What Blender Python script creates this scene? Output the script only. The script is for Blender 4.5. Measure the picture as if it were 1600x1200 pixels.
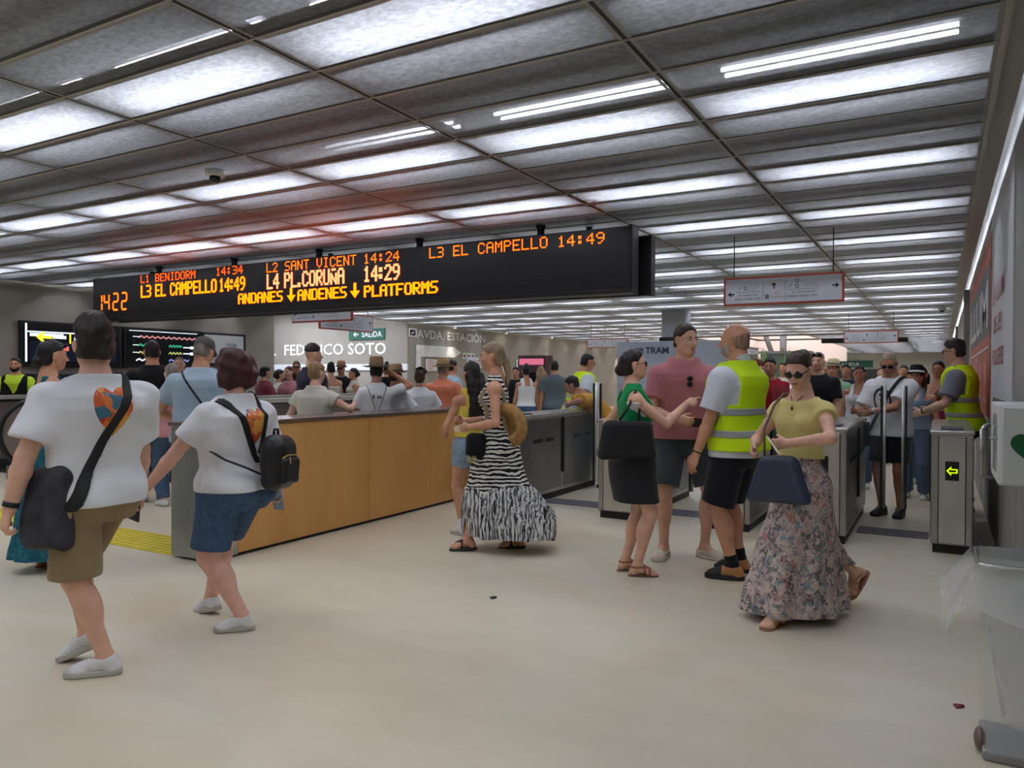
import bpy, math, random
import numpy as np
from mathutils import Vector, Matrix
random.seed(7)
for o in list(bpy.data.objects): bpy.data.objects.remove(o)
SC = bpy.context.scene
COL = SC.collection

# ------------------------------------------------------------------ camera, world, exposure
EYE = 1.48
YAW, PIT, ROLL, FPX = 0.51547805, -0.0100065, 0.00358801, 1183.66
cam_d = bpy.data.cameras.new('camera'); cam = bpy.data.objects.new('camera', cam_d); COL.objects.link(cam)
cam_d.sensor_fit = 'HORIZONTAL'; cam_d.sensor_width = 36.0; cam_d.lens = FPX / 1600 * 36.0
cam_d.clip_start = 0.05; cam_d.clip_end = 200
cam.matrix_world = (Matrix.Translation((0, 0, EYE)) @ Matrix.Rotation(YAW, 4, 'Z') @ Matrix.Rotation(math.pi/2 + PIT, 4, 'X')
                    @ Matrix.Rotation(ROLL, 4, 'Z'))
SC.camera = cam
W = bpy.data.worlds.new('world'); SC.world = W; W.use_nodes = True
W.node_tree.nodes['Background'].inputs[0].default_value = (0.75, 0.8, 0.9, 1)
W.node_tree.nodes['Background'].inputs[1].default_value = 0.35
SC.view_settings.view_transform = 'Standard'; SC.view_settings.look = 'None'
SC.view_settings.gamma = 1; SC.view_settings.use_curve_mapping = False
SC.view_settings.exposure = 0.0
TUBE = 96.0            # emission of the fluorescent tubes
cy_ = SC.cycles
cy_.use_denoising = True
cy_.max_bounces = 7; cy_.diffuse_bounces = 3; cy_.glossy_bounces = 3; cy_.transmission_bounces = 5; cy_.transparent_max_bounces = 14
cy_.sample_clamp_indirect = 6.0
cy_.caustics_reflective = False; cy_.caustics_refractive = False

def at(u, D):
    """floor point at depth D (m along the view axis) in the direction of photo column u"""
    lat = (u - 800) / FPX * D
    return (lat*math.cos(YAW) - D*math.sin(YAW), lat*math.sin(YAW) + D*math.cos(YAW))
def ztop(v, D, u=800):
    hor = 585.9 + (u - 150) * 0.0036
    return EYE + (hor - v) * D / FPX

# ------------------------------------------------------------------ materials
def lin(c):
    return tuple(((x/255)/12.92 if x/255 <= .04045 else ((x/255+.055)/1.055)**2.4) for x in c) + (1,)
MATS = {}
def new_mat(name):
    m = bpy.data.materials.new(name); m.use_nodes = True
    nt = m.node_tree; b = nt.nodes['Principled BSDF']
    return m, nt, b
def coords(nt, scale=(1, 1, 1)):
    t = nt.nodes.new('ShaderNodeTexCoord'); mp = nt.nodes.new('ShaderNodeMapping')
    mp.inputs['Scale'].default_value = scale
    nt.links.new(t.outputs['Object'], mp.inputs['Vector']); return mp.outputs[0]
def noise(nt, scale, detail=3, vec=None, stretch=(1, 1, 1), dist=0):
    n = nt.nodes.new('ShaderNodeTexNoise'); n.inputs['Scale'].default_value = scale; n.inputs['Detail'].default_value = detail
    n.inputs['Distortion'].default_value = dist
    nt.links.new(vec or coords(nt, stretch), n.inputs['Vector']); return n
def ramp(nt, fac, stops, interp='LINEAR'):
    r = nt.nodes.new('ShaderNodeValToRGB'); r.color_ramp.interpolation = interp
    e = r.color_ramp.elements
    while len(e) < len(stops): e.new(.5)
    for k, (p, c) in enumerate(stops): e[k].position = p; e[k].color = c
    nt.links.new(fac, r.inputs[0]); return r.outputs[0]
def add_bump(nt, b, scale, strength, stretch=(1, 1, 1), dist=.002, detail=3):
    n = noise(nt, scale, detail, stretch=stretch); bp = nt.nodes.new('ShaderNodeBump')
    bp.inputs['Strength'].default_value = strength; bp.inputs['Distance'].default_value = dist
    nt.links.new(n.outputs[0], bp.inputs['Height']); nt.links.new(bp.outputs[0], b.inputs['Normal'])
def M(name, col, rough=.6, metal=0., vary=None, bump=None, spec=.5, stretch=(1, 1, 1), sheen=0):
    """plain material; vary=(scale, other colour) mottles it, bump=(scale, strength) adds relief"""
    if name in MATS: return MATS[name]
    m, nt, b = new_mat(name)
    c = lin(col); b.inputs['Base Color'].default_value = c
    b.inputs['Roughness'].default_value = rough; b.inputs['Metallic'].default_value = metal
    b.inputs['Specular IOR Level'].default_value = spec
    if vary:
        n = noise(nt, vary[0], 4, stretch=stretch)
        nt.links.new(ramp(nt, n.outputs[0], [(.35, c), (.68, lin(vary[1]))]), b.inputs['Base Color'])
    if bump: add_bump(nt, b, bump[0], bump[1], stretch)
    if sheen: b.inputs['Sheen Weight'].default_value = sheen
    MATS[name] = m; return m
def skin(name, col):
    if name in MATS: return MATS[name]
    m, nt, b = new_mat(name); c = np.array(lin(col)[:3])
    n = noise(nt, 14, 4)
    nt.links.new(ramp(nt, n.outputs[0], [(.3, tuple(c*.86)+(1,)), (.7, tuple(np.minimum(c*1.06, 1))+(1,))]), b.inputs['Base Color'])
    b.inputs['Roughness'].default_value = .5; b.inputs['Specular IOR Level'].default_value = .35
    b.inputs['Subsurface Weight'].default_value = .08; b.inputs['Subsurface Radius'].default_value = (.02, .008, .005)
    MATS[name] = m; return m
def cloth(name, col, k=1.0):
    return M(name, col, .88, bump=(55, .25*k), spec=.2, sheen=.1)
def emit(name, col, strength):
    if name in MATS: return MATS[name]
    m = bpy.data.materials.new(name); m.use_nodes = True; nt = m.node_tree; nt.nodes.clear()
    e = nt.nodes.new('ShaderNodeEmission'); e.inputs[0].default_value = lin(col); e.inputs[1].default_value = strength
    o = nt.nodes.new('ShaderNodeOutputMaterial'); nt.links.new(e.outputs[0], o.inputs[0])
    MATS[name] = m; return m
def clear(name, col, alpha, rough=.1, bump=None):
    """thin transparent sheet: mostly see-through, partly a glossy tinted surface"""
    if name in MATS: return MATS[name]
    m, nt, b = new_mat(name)
    b.inputs['Base Color'].default_value = lin(col); b.inputs['Roughness'].default_value = rough
    b.inputs['Alpha'].default_value = alpha
    if bump: add_bump(nt, b, bump[0], bump[1], dist=.02)
    MATS[name] = m; return m
def brushed(name, col, rough=.34, metal=.85, stretch=(2, 2, 60)):
    if name in MATS: return MATS[name]
    m, nt, b = new_mat(name); c = np.array(lin(col)[:3])
    n = noise(nt, 6, 4, stretch=stretch); n2 = noise(nt, 2.2, 3)
    nt.links.new(ramp(nt, n2.outputs[0], [(.3, tuple(c*.82)+(1,)), (.7, tuple(c*1.1)+(1,))]), b.inputs['Base Color'])
    mr = nt.nodes.new('ShaderNodeMapRange'); mr.inputs['To Min'].default_value = rough-.08; mr.inputs['To Max'].default_value = rough+.12
    nt.links.new(n.outputs[0], mr.inputs[0]); nt.links.new(mr.outputs[0], b.inputs['Roughness'])
    b.inputs['Metallic'].default_value = metal
    MATS[name] = m; return m

# ------------------------------------------------------------------ mesh helpers
def nrm(v): v = np.asarray(v, float); return v / (np.linalg.norm(v) + 1e-12)
class MB:
    """collects shapes; build() links them as one mesh object"""
    def __init__(s): s.v = []; s.f = []; s.m = []; s.sm = []
    def add(s, vs, fs, mi=0, smooth=False):
        o = len(s.v); s.v += [tuple(map(float, p)) for p in vs]
        s.f += [tuple(i+o for i in f) for f in fs]; s.m += [mi]*len(fs); s.sm += [smooth]*len(fs); return s
    def box(s, lo, hi, mi=0):
        (a, b, c), (d, e, f) = lo, hi
        return s.add([(a,b,c),(d,b,c),(d,e,c),(a,e,c),(a,b,f),(d,b,f),(d,e,f),(a,e,f)],
                     [(3,2,1,0),(4,5,6,7),(0,1,5,4),(1,2,6,5),(2,3,7,6),(3,0,4,7)], mi)
    def quad(s, a, b, c, d, mi=0): return s.add([a, b, c, d], [(0, 1, 2, 3)], mi)
    def tube(s, pts, r, n=10, mi=0, cap=True, sq=1.0):
        pts = [np.array(p, float) for p in pts]; rs = r if isinstance(r, (list, tuple)) else [r]*len(pts)
        vs, fs = [], []; prev = None
        for k, p in enumerate(pts):
            t = nrm(pts[min(k+1, len(pts)-1)] - pts[max(k-1, 0)])
            if prev is None: prev = nrm(np.cross(t, (0, 0, 1) if abs(t[2]) < .9 else (1, 0, 0)))
            a = nrm(prev - t*np.dot(prev, t)); b = np.cross(t, a); prev = a
            for i in range(n):
                an = 2*math.pi*i/n; vs.append(p + rs[k]*(math.cos(an)*a + sq*math.sin(an)*b))
        for k in range(len(pts)-1):
            for i in range(n): j = (i+1) % n; fs.append((k*n+i, k*n+j, (k+1)*n+j, (k+1)*n+i))
        if cap: fs += [tuple(range(n))[::-1], tuple(range((len(pts)-1)*n, len(pts)*n))]
        return s.add(vs, fs, mi, True)
    def ell(s, c, r, R=None, mi=0, nu=14, nv=9):
        R = np.eye(3) if R is None else R; vs, fs = [], []
        for j in range(nv+1):
            th = math.pi*j/nv
            for i in range(nu):
                ph = 2*math.pi*i/nu
                vs.append(np.array(c) + R @ np.array([r[0]*math.sin(th)*math.cos(ph), r[1]*math.sin(th)*math.sin(ph), r[2]*math.cos(th)]))
        for j in range(nv):
            for i in range(nu): k = (i+1) % nu; fs.append((j*nu+i, (j+1)*nu+i, (j+1)*nu+k, j*nu+k))
        return s.add(vs, fs, mi, True)
    def lathe(s, prof, R=None, c=(0, 0, 0), n=28, mi=0, fx=1., fy=1.):
        R = np.eye(3) if R is None else R; vs, fs = [], []
        for (r, z) in prof:
            for i in range(n):
                a = 2*math.pi*i/n; vs.append(np.array(c) + R @ np.array([fx*r*math.cos(a), fy*r*math.sin(a), z]))
        for k in range(len(prof)-1):
            for i in range(n): j = (i+1) % n; fs.append((k*n+i, k*n+j, (k+1)*n+j, (k+1)*n+i))
        return s.add(vs, fs, mi, True)
    def poly(s, pts, d, mi=0):
        """outline pts (3-D, planar) extruded by vector d"""
        n = len(pts); d = np.array(d, float); a = [np.array(p, float) for p in pts]
        return s.add(a + [p+d for p in a], [tuple(range(n))[::-1], tuple(range(n, 2*n))] + [(i, (i+1) % n, n+(i+1) % n, n+i) for i in range(n)], mi)
    def build(s, name, mats, parent=None, bevel=0, loc=None):
        me = bpy.data.meshes.new(name); me.from_pydata(s.v, [], s.f)
        for m in (mats if isinstance(mats, (list, tuple)) else [mats]): me.materials.append(m)
        me.polygons.foreach_set('material_index', s.m); me.polygons.foreach_set('use_smooth', s.sm); me.update()
        o = bpy.data.objects.new(name, me); COL.objects.link(o)
        if loc is not None: o.location = loc
        if parent: o.parent = parent
        if bevel:
            bv = o.modifiers.new('bevel', 'BEVEL'); bv.width = bevel; bv.segments = 2; bv.limit_method = 'ANGLE'
        return o
def tag(o, label=None, cat=None, group=None, kind=None):
    if label: o['label'] = label
    if cat: o['category'] = cat
    if group: o['group'] = group
    if kind: o['kind'] = kind
    return o
def empty(name, loc=(0, 0, 0), rz=0, label=None, cat=None, group=None):
    o = bpy.data.objects.new(name, None); COL.objects.link(o); o.empty_display_size = .2
    o.location = loc; o.rotation_euler = (0, 0, rz); return tag(o, label, cat, group)
def struct(mb, name, mats): return tag(mb.build(name, mats), kind='structure')
def rbox(name, lo, hi, m, parent=None, bevel=.004): return MB().box(lo, hi).build(name, m, parent, bevel)
def copy_tree(o, parent=None):
    c = o.copy(); COL.objects.link(c); c.parent = parent
    for ch in list(o.children): copy_tree(ch, c)
    return c
def text_mesh(body, origin, right, up, height, m, parent=None, width=None, depth=.003, name='lettering', bold=0.0, center=False):
    """flat raised lettering: origin = lower left, right/up = unit directions, cap height in metres"""
    cu = bpy.data.curves.new('t', 'FONT'); cu.body = body; cu.size = 1; cu.resolution_u = 2; cu.offset = bold; cu.extrude = .0
    t = bpy.data.objects.new('t', cu); COL.objects.link(t); bpy.context.view_layer.update()
    dg = bpy.context.evaluated_depsgraph_get(); me = bpy.data.meshes.new_from_object(t.evaluated_get(dg))
    bpy.data.objects.remove(t)
    n = len(me.vertices); co = np.zeros(n*3); me.vertices.foreach_get('co', co); co = co.reshape(-1, 3)
    if not n: return None
    sc = height / .70; w0 = co[:, 0].max() - co[:, 0].min(); x0 = co[:, 0].min()
    sx = sc if width is None else width / w0
    right, up = np.array(right, float), np.array(up, float); nor = np.cross(right, up)
    xs = (co[:, 0]-x0)*sx - (w0*sx/2 if center else 0)
    P = np.array(origin) + xs[:, None]*right + (co[:, 1]*sc)[:, None]*up + nor*depth
    me.vertices.foreach_set('co', P.ravel()); me.materials.clear(); me.materials.append(m); me.update()
    me.name = name; o = bpy.data.objects.new(name, me); COL.objects.link(o)
    if parent: o.parent = parent
    return o
# ------------------------------------------------------------------ the hall
CEIL = 3.13; X0 = .246; SX = 1.6; Y0 = 4.41; SY = .449
WX = .45                        # right wall face
LX = -14.3                      # left wall face
def floor_mat():
    m, nt, b = new_mat('resin_floor')
    n1 = noise(nt, .55, 5, dist=.6); n2 = noise(nt, 2.3, 4, stretch=(1, 2.2, 1)); n3 = noise(nt, 40, 2)
    c1 = ramp(nt, n1.outputs[0], [(.3, lin((208, 196, 170))), (.55, lin((216, 206, 184))), (.75, lin((212, 193, 160)))])
    c2 = ramp(nt, n2.outputs[0], [(.3, (.92, .92, .92, 1)), (.65, (1, 1, 1, 1))])
    mx = nt.nodes.new('ShaderNodeMix'); mx.data_type = 'RGBA'; mx.blend_type = 'MULTIPLY'; mx.inputs[0].default_value = .8
    nt.links.new(c1, mx.inputs[6]); nt.links.new(c2, mx.inputs[7]); nt.links.new(mx.outputs[2], b.inputs['Base Color'])
    r = nt.nodes.new('ShaderNodeMapRange'); r.inputs['To Min'].default_value = .26; r.inputs['To Max'].default_value = .46
    nt.links.new(n2.outputs[0], r.inputs[0]); nt.links.new(r.outputs[0], b.inputs['Roughness'])
    b.inputs['Specular IOR Level'].default_value = .4
    return m
struct(MB().quad((-27, -6, 0), (1.2, -6, 0), (1.2, 58, 0), (-27, 58, 0)), 'floor', floor_mat())
greige = M('greige_paint', (158, 151, 140), .75, vary=(1.2, (150, 143, 132)))
far_paint = M('pale_paint', (214, 210, 198), .8)
dark = M('black_metal', (22, 22, 25), .45)
black = M('black_plastic', (12, 12, 13), .5)
steel = brushed('brushed_steel', (176, 174, 168))
steel_dark = brushed('dark_steel', (128, 126, 124), .3)
white = M('white_enamel', (226, 228, 228), .4)
grey_trim = M('grey_trim', (168, 166, 162), .5, .3)
# walls
struct(MB().box((LX-.2, -6, 0), (LX, 13.35, 3.62)).box((LX-.2, 18.7, 0), (LX, 57, 3.62)), 'wall_left', greige)
struct(MB().box((-27, 18.7, 0), (LX-.2, 18.9, 3.8)).box((-27, 13.15, 0), (LX-.2, 13.35, 3.8)).box((-27.2, 13.15, 0), (-27, 18.9, 3.8)), 'wall_corridor', greige)
struct(MB().box((-27, 13.2, 3.62), (LX, 18.8, 3.7)), 'ceiling_corridor', far_paint)
struct(MB().box((LX-.2, 13.35, 3.13), (LX, 18.7, 3.62)), 'wall_lintel', greige)
struct(MB().box((-27, -6.2, 0), (1.2, -6, 3.7)), 'wall_back', greige)
struct(MB().box((-14.3, 57, 0), (WX, 57.2, 3.7)), 'wall_far', far_paint)
wr = MB().box((WX, 5.2, .98), (WX+.3, 57, 3.62)).box((WX+.32, -6, 0), (WX+.6, 5.2, 3.62))
struct(wr, 'wall_right', M('satin_grey_panel', (150, 150, 148), .42, vary=(.8, (140, 141, 140))))
lw = MB().box((WX-.02, 5.2, 0), (WX+.3, 57, .96))
for k in range(9): lw.box((WX-.022, 5.9+k*1.6, .02), (WX-.018, 5.908+k*1.6, .95))
struct(lw, 'trim_wainscot', brushed('wainscot_steel', (160, 157, 152), .45, .35))
# ceiling of mesh trays hung under a dark deck
def tray_mat():
    m, nt, b = new_mat('expanded_metal'); out = nt.nodes['Material Output']
    v = coords(nt); sep = nt.nodes.new('ShaderNodeSeparateXYZ'); nt.links.new(v, sep.inputs[0])
    def wave(sock, per):
        a = nt.nodes.new('ShaderNodeMath'); a.operation = 'MULTIPLY'; a.inputs[1].default_value = 2*math.pi/per; nt.links.new(sock, a.inputs[0])
        s_ = nt.nodes.new('ShaderNodeMath'); s_.operation = 'SINE'; nt.links.new(a.outputs[0], s_.inputs[0]); return s_.outputs[0]
    pr = nt.nodes.new('ShaderNodeMath'); pr.operation = 'MULTIPLY'
    nt.links.new(wave(sep.outputs[0], .016), pr.inputs[0]); nt.links.new(wave(sep.outputs[1], .011), pr.inputs[1])
    mr = nt.nodes.new('ShaderNodeMapRange'); mr.inputs['From Min'].default_value = -.6; mr.inputs['From Max'].default_value = .6
    mr.inputs['To Min'].default_value = .08; mr.inputs['To Max'].default_value = .34; nt.links.new(pr.outputs[0], mr.inputs[0])
    n = noise(nt, 26, 3, stretch=(1, 1.6, 1)); n2 = noise(nt, 1.3, 2)
    b.inputs['Metallic'].default_value = .7; b.inputs['Roughness'].default_value = .42
    nt.links.new(ramp(nt, n.outputs[0], [(.3, (.16, .16, .16, 1)), (.7, (.26, .26, .26, 1))]), b.inputs['Base Color'])
    tl = nt.nodes.new('ShaderNodeBsdfTranslucent')
    pm = nt.nodes.new('ShaderNodeMapRange'); pm.inputs['From Min'].default_value = -.7; pm.inputs['From Max'].default_value = .7; pm.inputs['To Min'].default_value = .55; pm.inputs['To Max'].default_value = 1.3; nt.links.new(pr.outputs[0], pm.inputs[0])
    mc = nt.nodes.new('ShaderNodeMix'); mc.data_type = 'RGBA'; mc.blend_type = 'MULTIPLY'; mc.inputs[0].default_value = 1
    nt.links.new(ramp(nt, n.outputs[0], [(.34, (.30, .305, .315, 1)), (.66, (.44, .45, .47, 1))]), mc.inputs[6]); nt.links.new(pm.outputs[0], mc.inputs[7]); nt.links.new(mc.outputs[2], tl.inputs[0])
    a = nt.nodes.new('ShaderNodeMixShader'); a.inputs[0].default_value = .36
    nt.links.new(b.outputs[0], a.inputs[1]); nt.links.new(tl.outputs[0], a.inputs[2])
    # deep diamond cells: the steeper the ray, the more of the opening it finds
    lw_ = nt.nodes.new('ShaderNodeLayerWeight'); lw_.inputs['Blend'].default_value = .5
    op = nt.nodes.new('ShaderNodeMapRange'); op.interpolation_type = 'SMOOTHSTEP'
    op.inputs['From Min'].default_value = .745; op.inputs['From Max'].default_value = .20; op.inputs['To Min'].default_value = .0; op.inputs['To Max'].default_value = 2.6
    nt.links.new(lw_.outputs['Facing'], op.inputs[0])
    ml = nt.nodes.new('ShaderNodeMath'); ml.operation = 'MULTIPLY'; ml.use_clamp = True; nt.links.new(mr.outputs[0], ml.inputs[0]); nt.links.new(op.outputs[0], ml.inputs[1])
    tr = nt.nodes.new('ShaderNodeBsdfTransparent'); c = nt.nodes.new('ShaderNodeMixShader')
    nt.links.new(ml.outputs[0], c.inputs[0]); nt.links.new(a.outputs[0], c.inputs[1]); nt.links.new(tr.outputs[0], c.inputs[2])
    nt.links.new(c.outputs[0], out.inputs[0]); return m
HOLE = (-9.4, -4.6, 31.0, 46.0)
cm = MB(); tb = MB()
JA, JB = -22, 117
for j in range(JA, JB):
    for i in range(9):
        x1 = X0 - i*SX; x0 = x1 - SX; y0 = Y0 + j*SY; y1 = y0 + SY
        if HOLE[0] < (x0+x1)/2 < HOLE[1] and HOLE[2] < (y0+y1)/2 < HOLE[3]: continue
        a, b_, c, d = x0+.012, x1-.012, y0+.010, y1-.010; z = CEIL; zt = CEIL+.065
        cm.quad((a, c, z), (a, d, z), (b_, d, z), (b_, c, z))
        if True:
            cm.quad((a, c, z), (b_, c, z), (b_, c, zt), (a, c, zt), 1); cm.quad((a, d, z), (a, d, zt), (b_, d, zt), (b_, d, z), 1)
            cm.quad((a, c, z), (a, c, zt), (a, d, zt), (a, d, z), 1); cm.quad((b_, c, z), (b_, d, z), (b_, d, zt), (b_, c, zt), 1)
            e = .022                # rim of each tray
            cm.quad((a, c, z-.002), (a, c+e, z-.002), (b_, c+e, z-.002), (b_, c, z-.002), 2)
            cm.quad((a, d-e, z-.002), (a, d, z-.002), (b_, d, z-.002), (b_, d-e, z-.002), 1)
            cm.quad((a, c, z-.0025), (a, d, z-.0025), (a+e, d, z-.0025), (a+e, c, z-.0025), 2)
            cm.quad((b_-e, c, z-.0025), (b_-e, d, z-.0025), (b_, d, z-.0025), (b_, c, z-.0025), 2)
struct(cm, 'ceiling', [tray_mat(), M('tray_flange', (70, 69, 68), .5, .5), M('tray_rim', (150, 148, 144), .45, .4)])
for j in range(JA, JB): [tb.box((a_, Y0+j*SY-.006, CEIL-.004), (b_, Y0+j*SY+.006, CEIL+.02), 0) for a_, b_ in (((X0-9*SX, HOLE[0]), (HOLE[1], X0)) if HOLE[2] < Y0+j*SY < HOLE[3] else ((X0-9*SX, X0),))]
for i in range(10): tb.box((X0-i*SX-.011, Y0+JA*SY, CEIL+.002), (X0-i*SX+.011, 57 if not HOLE[0] < X0-i*SX < HOLE[1] else 31, CEIL+.02), 1)
tb.box((X0+.03, Y0+JA*SY, CEIL+.05), (.385, 57, CEIL+.07), 0)
tb.box((X0-.012, Y0+JA*SY, CEIL-.012), (X0+.02, 57, CEIL+.05), 0)
struct(tb, 'trim_ceiling', [M('light_rail', (178, 174, 166), .5, .3), M('shadow_gap', (38, 37, 36), .7)])
dk = MB().box((LX-.2, -6.2, 3.62), (HOLE[0], 57.2, 3.7)).box((HOLE[1], -6.2, 3.62), (1.2, 57.2, 3.7)).box((HOLE[0], -6.2, 3.62), (HOLE[1], HOLE[2], 3.7)).box((HOLE[0], HOLE[3], 3.62), (HOLE[1], 57.2, 3.7))
struct(dk, 'ceiling_deck', M('plenum_grey', (84, 84, 84), .8))
# atrium beyond the hole in the ceiling
pink = M('pinkish_render', (226, 212, 208), .8)
at_ = MB().box((HOLE[0]-.1, HOLE[2], 3.13), (HOLE[0], HOLE[3], 6)).box((HOLE[1], HOLE[2]-.1, 3.13), (HOLE[1]+.1, HOLE[3], 6)).box((HOLE[0], HOLE[2]-.1, 3.13), (HOLE[1], HOLE[2], 6)).box((HOLE[0], HOLE[3], 2.4), (HOLE[1], HOLE[3]+.1, 6))
struct(at_, 'wall_atrium', pink)
struct(MB().box((HOLE[0], HOLE[2]-.02, 3.1), (HOLE[1]+3.2, HOLE[2]+.1, 3.3)).box((HOLE[1]+.1, HOLE[2]+3.9, 2.95), (HOLE[1]+3.4, HOLE[2]+4.1, 3.4)), 'trim_atrium', dark)
st = MB().tube([(-7.9, 38, 4.9), (-6.9, 38, 2.0)], .12).tube([(-6.6, 38, 5), (-6.6, 38, 0)], .16)
struct(st, 'pillar_atrium', M('strut_grey', (110, 112, 118), .5))
ld = bpy.data.lights.new('skylight_daylight', 'AREA'); ld.shape = 'RECTANGLE'; ld.size = 4; ld.size_y = 12; ld.energy = 700; ld.color = (1, .96, .95)
lo = bpy.data.objects.new('skylight_daylight', ld); COL.objects.link(lo); lo.location = (-7, 39, 6.2)
# fluorescent fittings above the trays
tube_m = emit('fluorescent_tube', (238, 243, 255), TUBE)
fit_white = M('fitting_white', (225, 225, 225), .5); fit_grey = M('fitting_grey', (70, 70, 72), .5)
def make_light():
    t = empty('ceiling_light', label='twin tube fluorescent light glowing through the mesh ceiling', cat='light', group='fluorescent lights above the mesh ceiling')
    MB().box((-.64, -.07, .035), (.64, .07, .085)).build('housing', fit_grey, t)
    for y in (-.05, .05): MB().tube([(-.62, y, .010), (.62, y, .010)], .012, 6, cap=False).build('tube', tube_m, t)
    return t
l0 = make_light(); first = True; nlight = 0
for k in range(-5, 29):
    for i in range(9):
        x = X0 - (i+.5)*SX; y = Y0 + (k*4 + .60)*SY
        if HOLE[0] < x < HOLE[1] and HOLE[2] < y < HOLE[3]: continue
        if y > 56 or y < -5.5 or nlight >= 300: continue
        l = l0 if first else copy_tree(l0); first = False; nlight += 1
        l.location = (x, y, CEIL + .20)
# ------------------------------------------------------------------ LED departure board
GL = {'A':'01110 10001 10001 11111 10001 10001 10001','B':'11110 10001 10001 11110 10001 10001 11110','C':'01110 10001 10000 10000 10000 10001 01110',
'D':'11110 10001 10001 10001 10001 10001 11110','E':'11111 10000 10000 11110 10000 10000 11111','F':'11111 10000 10000 11110 10000 10000 10000',
'I':'01110 00100 00100 00100 00100 00100 01110','L':'10000 10000 10000 10000 10000 10000 11111','M':'10001 11011 10101 10101 10001 10001 10001',
'N':'10001 11001 11001 10101 10011 10011 10001','O':'01110 10001 10001 10001 10001 10001 01110','P':'11110 10001 10001 11110 10000 10000 10000',
'R':'11110 10001 10001 11110 10100 10010 10001','S':'01111 10000 10000 01110 00001 00001 11110','T':'11111 00100 00100 00100 00100 00100 00100',
'U':'10001 10001 10001 10001 10001 10001 01110','V':'10001 10001 10001 10001 10001 01010 00100','Ñ':'01110 00000 10001 11001 10101 10011 10001',
'1':'00100 01100 00100 00100 00100 00100 01110','2':'01110 10001 00001 00010 00100 01000 11111','3':'11110 00001 00001 01110 00001 00001 11110',
'4':'00010 00110 01010 10010 11111 00010 00010','9':'01110 10001 10001 01111 00001 00010 01100',':':'00000 01100 01100 00000 01100 01100 00000',
'.':'00000 00000 00000 00000 00000 01100 01100',' ':'00000 00000 00000 00000 00000 00000 00000'}
def led_text(s, x0, x1, z0, z1, y, m, parent, fill=.72, bold=False):
    cols = []
    for k, ch in enumerate(s):
        g = GL[ch].split()
        w = 3 if (ch in ':. ' and bold) else 5
        for c in range(w): cols.append([g[r][c+(1 if w == 3 else 0)] for r in range(7)])
        if k < len(s)-1: cols.append(['0']*7)
    px = (x1-x0)/len(cols); pz = (z1-z0)/7; mb = MB()
    wx, wz = px*fill/2, pz*fill/2
    for c, col in enumerate(cols):
        for r, v in enumerate(col):
            if v == '1':
                cx, cz = x0+(c+.5)*px, z1-(r+.5)*pz
                ex = px*.28 if bold else 0
                mb.quad((cx-wx-ex, y, cz-wz), (cx+wx+ex, y, cz-wz), (cx+wx+ex, y, cz+wz), (cx-wx-ex, y, cz+wz))
    return mb.build('led_text', m, parent)
LEDO = emit('led_orange', (255, 92, 14), 5); LEDY = emit('led_amber', (255, 104, 4), 5); LEDW = emit('led_hot', (255, 110, 69), 5); LEDR = emit('led_red_orange', (255, 72, 10), 5)
DY = 7.30
board = empty('departure_board', (0, 0, 0), label='long black hanging LED departure board with orange train times', cat='departure board')
rbox('casing', (-11.90, DY, 2.36), (-2.76, DY+.16, 3.02), M('board_black', (34, 33, 38), .32), board, .008)
rbox('lower_rail', (-11.92, DY-.03, 2.335), (-2.74, DY+.2, 2.375), black, board)
rbox('end_cap', (-2.775, DY-.012, 2.345), (-2.735, DY+.18, 3.03), M('cap_black', (16, 16, 18), .4), board)
fr = MB()
for x in (-10.95, -8.15, -5.45): fr.box((x-.004, DY-.002, 2.38), (x+.004, DY+.001, 3.02))
fr.build('panel_joint', M('joint_grey', (52, 51, 56), .4), board)
yl = DY-.006
for s, a, b, c, d, m, fl, bo in [
    ('L1 BENIDORM', -10.67, -9.41, 2.885, 3.005, LEDR, .74, 0), ('14:34', -8.97, -8.42, 2.89, 3.01, LEDR, .74, 0),
    ('L3 EL CAMPELLO', -10.66, -8.96, 2.66, 2.85, LEDY, 1.0, 1), ('14:49', -8.90, -8.38, 2.66, 2.85, LEDY, 1.0, 1),
    ('L2 SANT VICENT', -7.96, -6.38, 2.87, 3.0, LEDO, .74, 0), ('14:24', -6.26, -5.70, 2.87, 2.995, LEDO, .74, 0),
    ('L4 PL.CORUÑA', -7.95, -6.58, 2.645, 2.85, LEDW, 1.0, 1), ('14:29', -6.26, -5.70, 2.645, 2.84, LEDW, 1.0, 1),
    ('ANDANES', -8.51, -7.66, 2.47, 2.615, LEDY, 1.0, 1), ('ANDENES', -7.38, -6.54, 2.465, 2.61, LEDY, 1.0, 1), ('PLATFORMS', -6.25, -5.14, 2.455, 2.60, LEDY, 1.0, 1),
    ('L3 EL CAMPELLO', -5.26, -3.70, 2.865, 2.99, LEDO, .74, 0), ('14:49', -3.58, -3.04, 2.86, 2.98, LEDO, .74, 0)]:
    led_text(s, a, b, c, d, yl, m, board, fl, bo)
for x in (-7.50, -6.40):
    a = MB(); a.quad((x-.022, yl, 2.53), (x+.022, yl, 2.53), (x+.022, yl, 2.645), (x-.022, yl, 2.645))
    a.add([(x-.08, yl, 2.545), (x, yl, 2.455), (x+.08, yl, 2.545)], [(0, 1, 2)]); a.build('led_arrow', LEDY, board)
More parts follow.
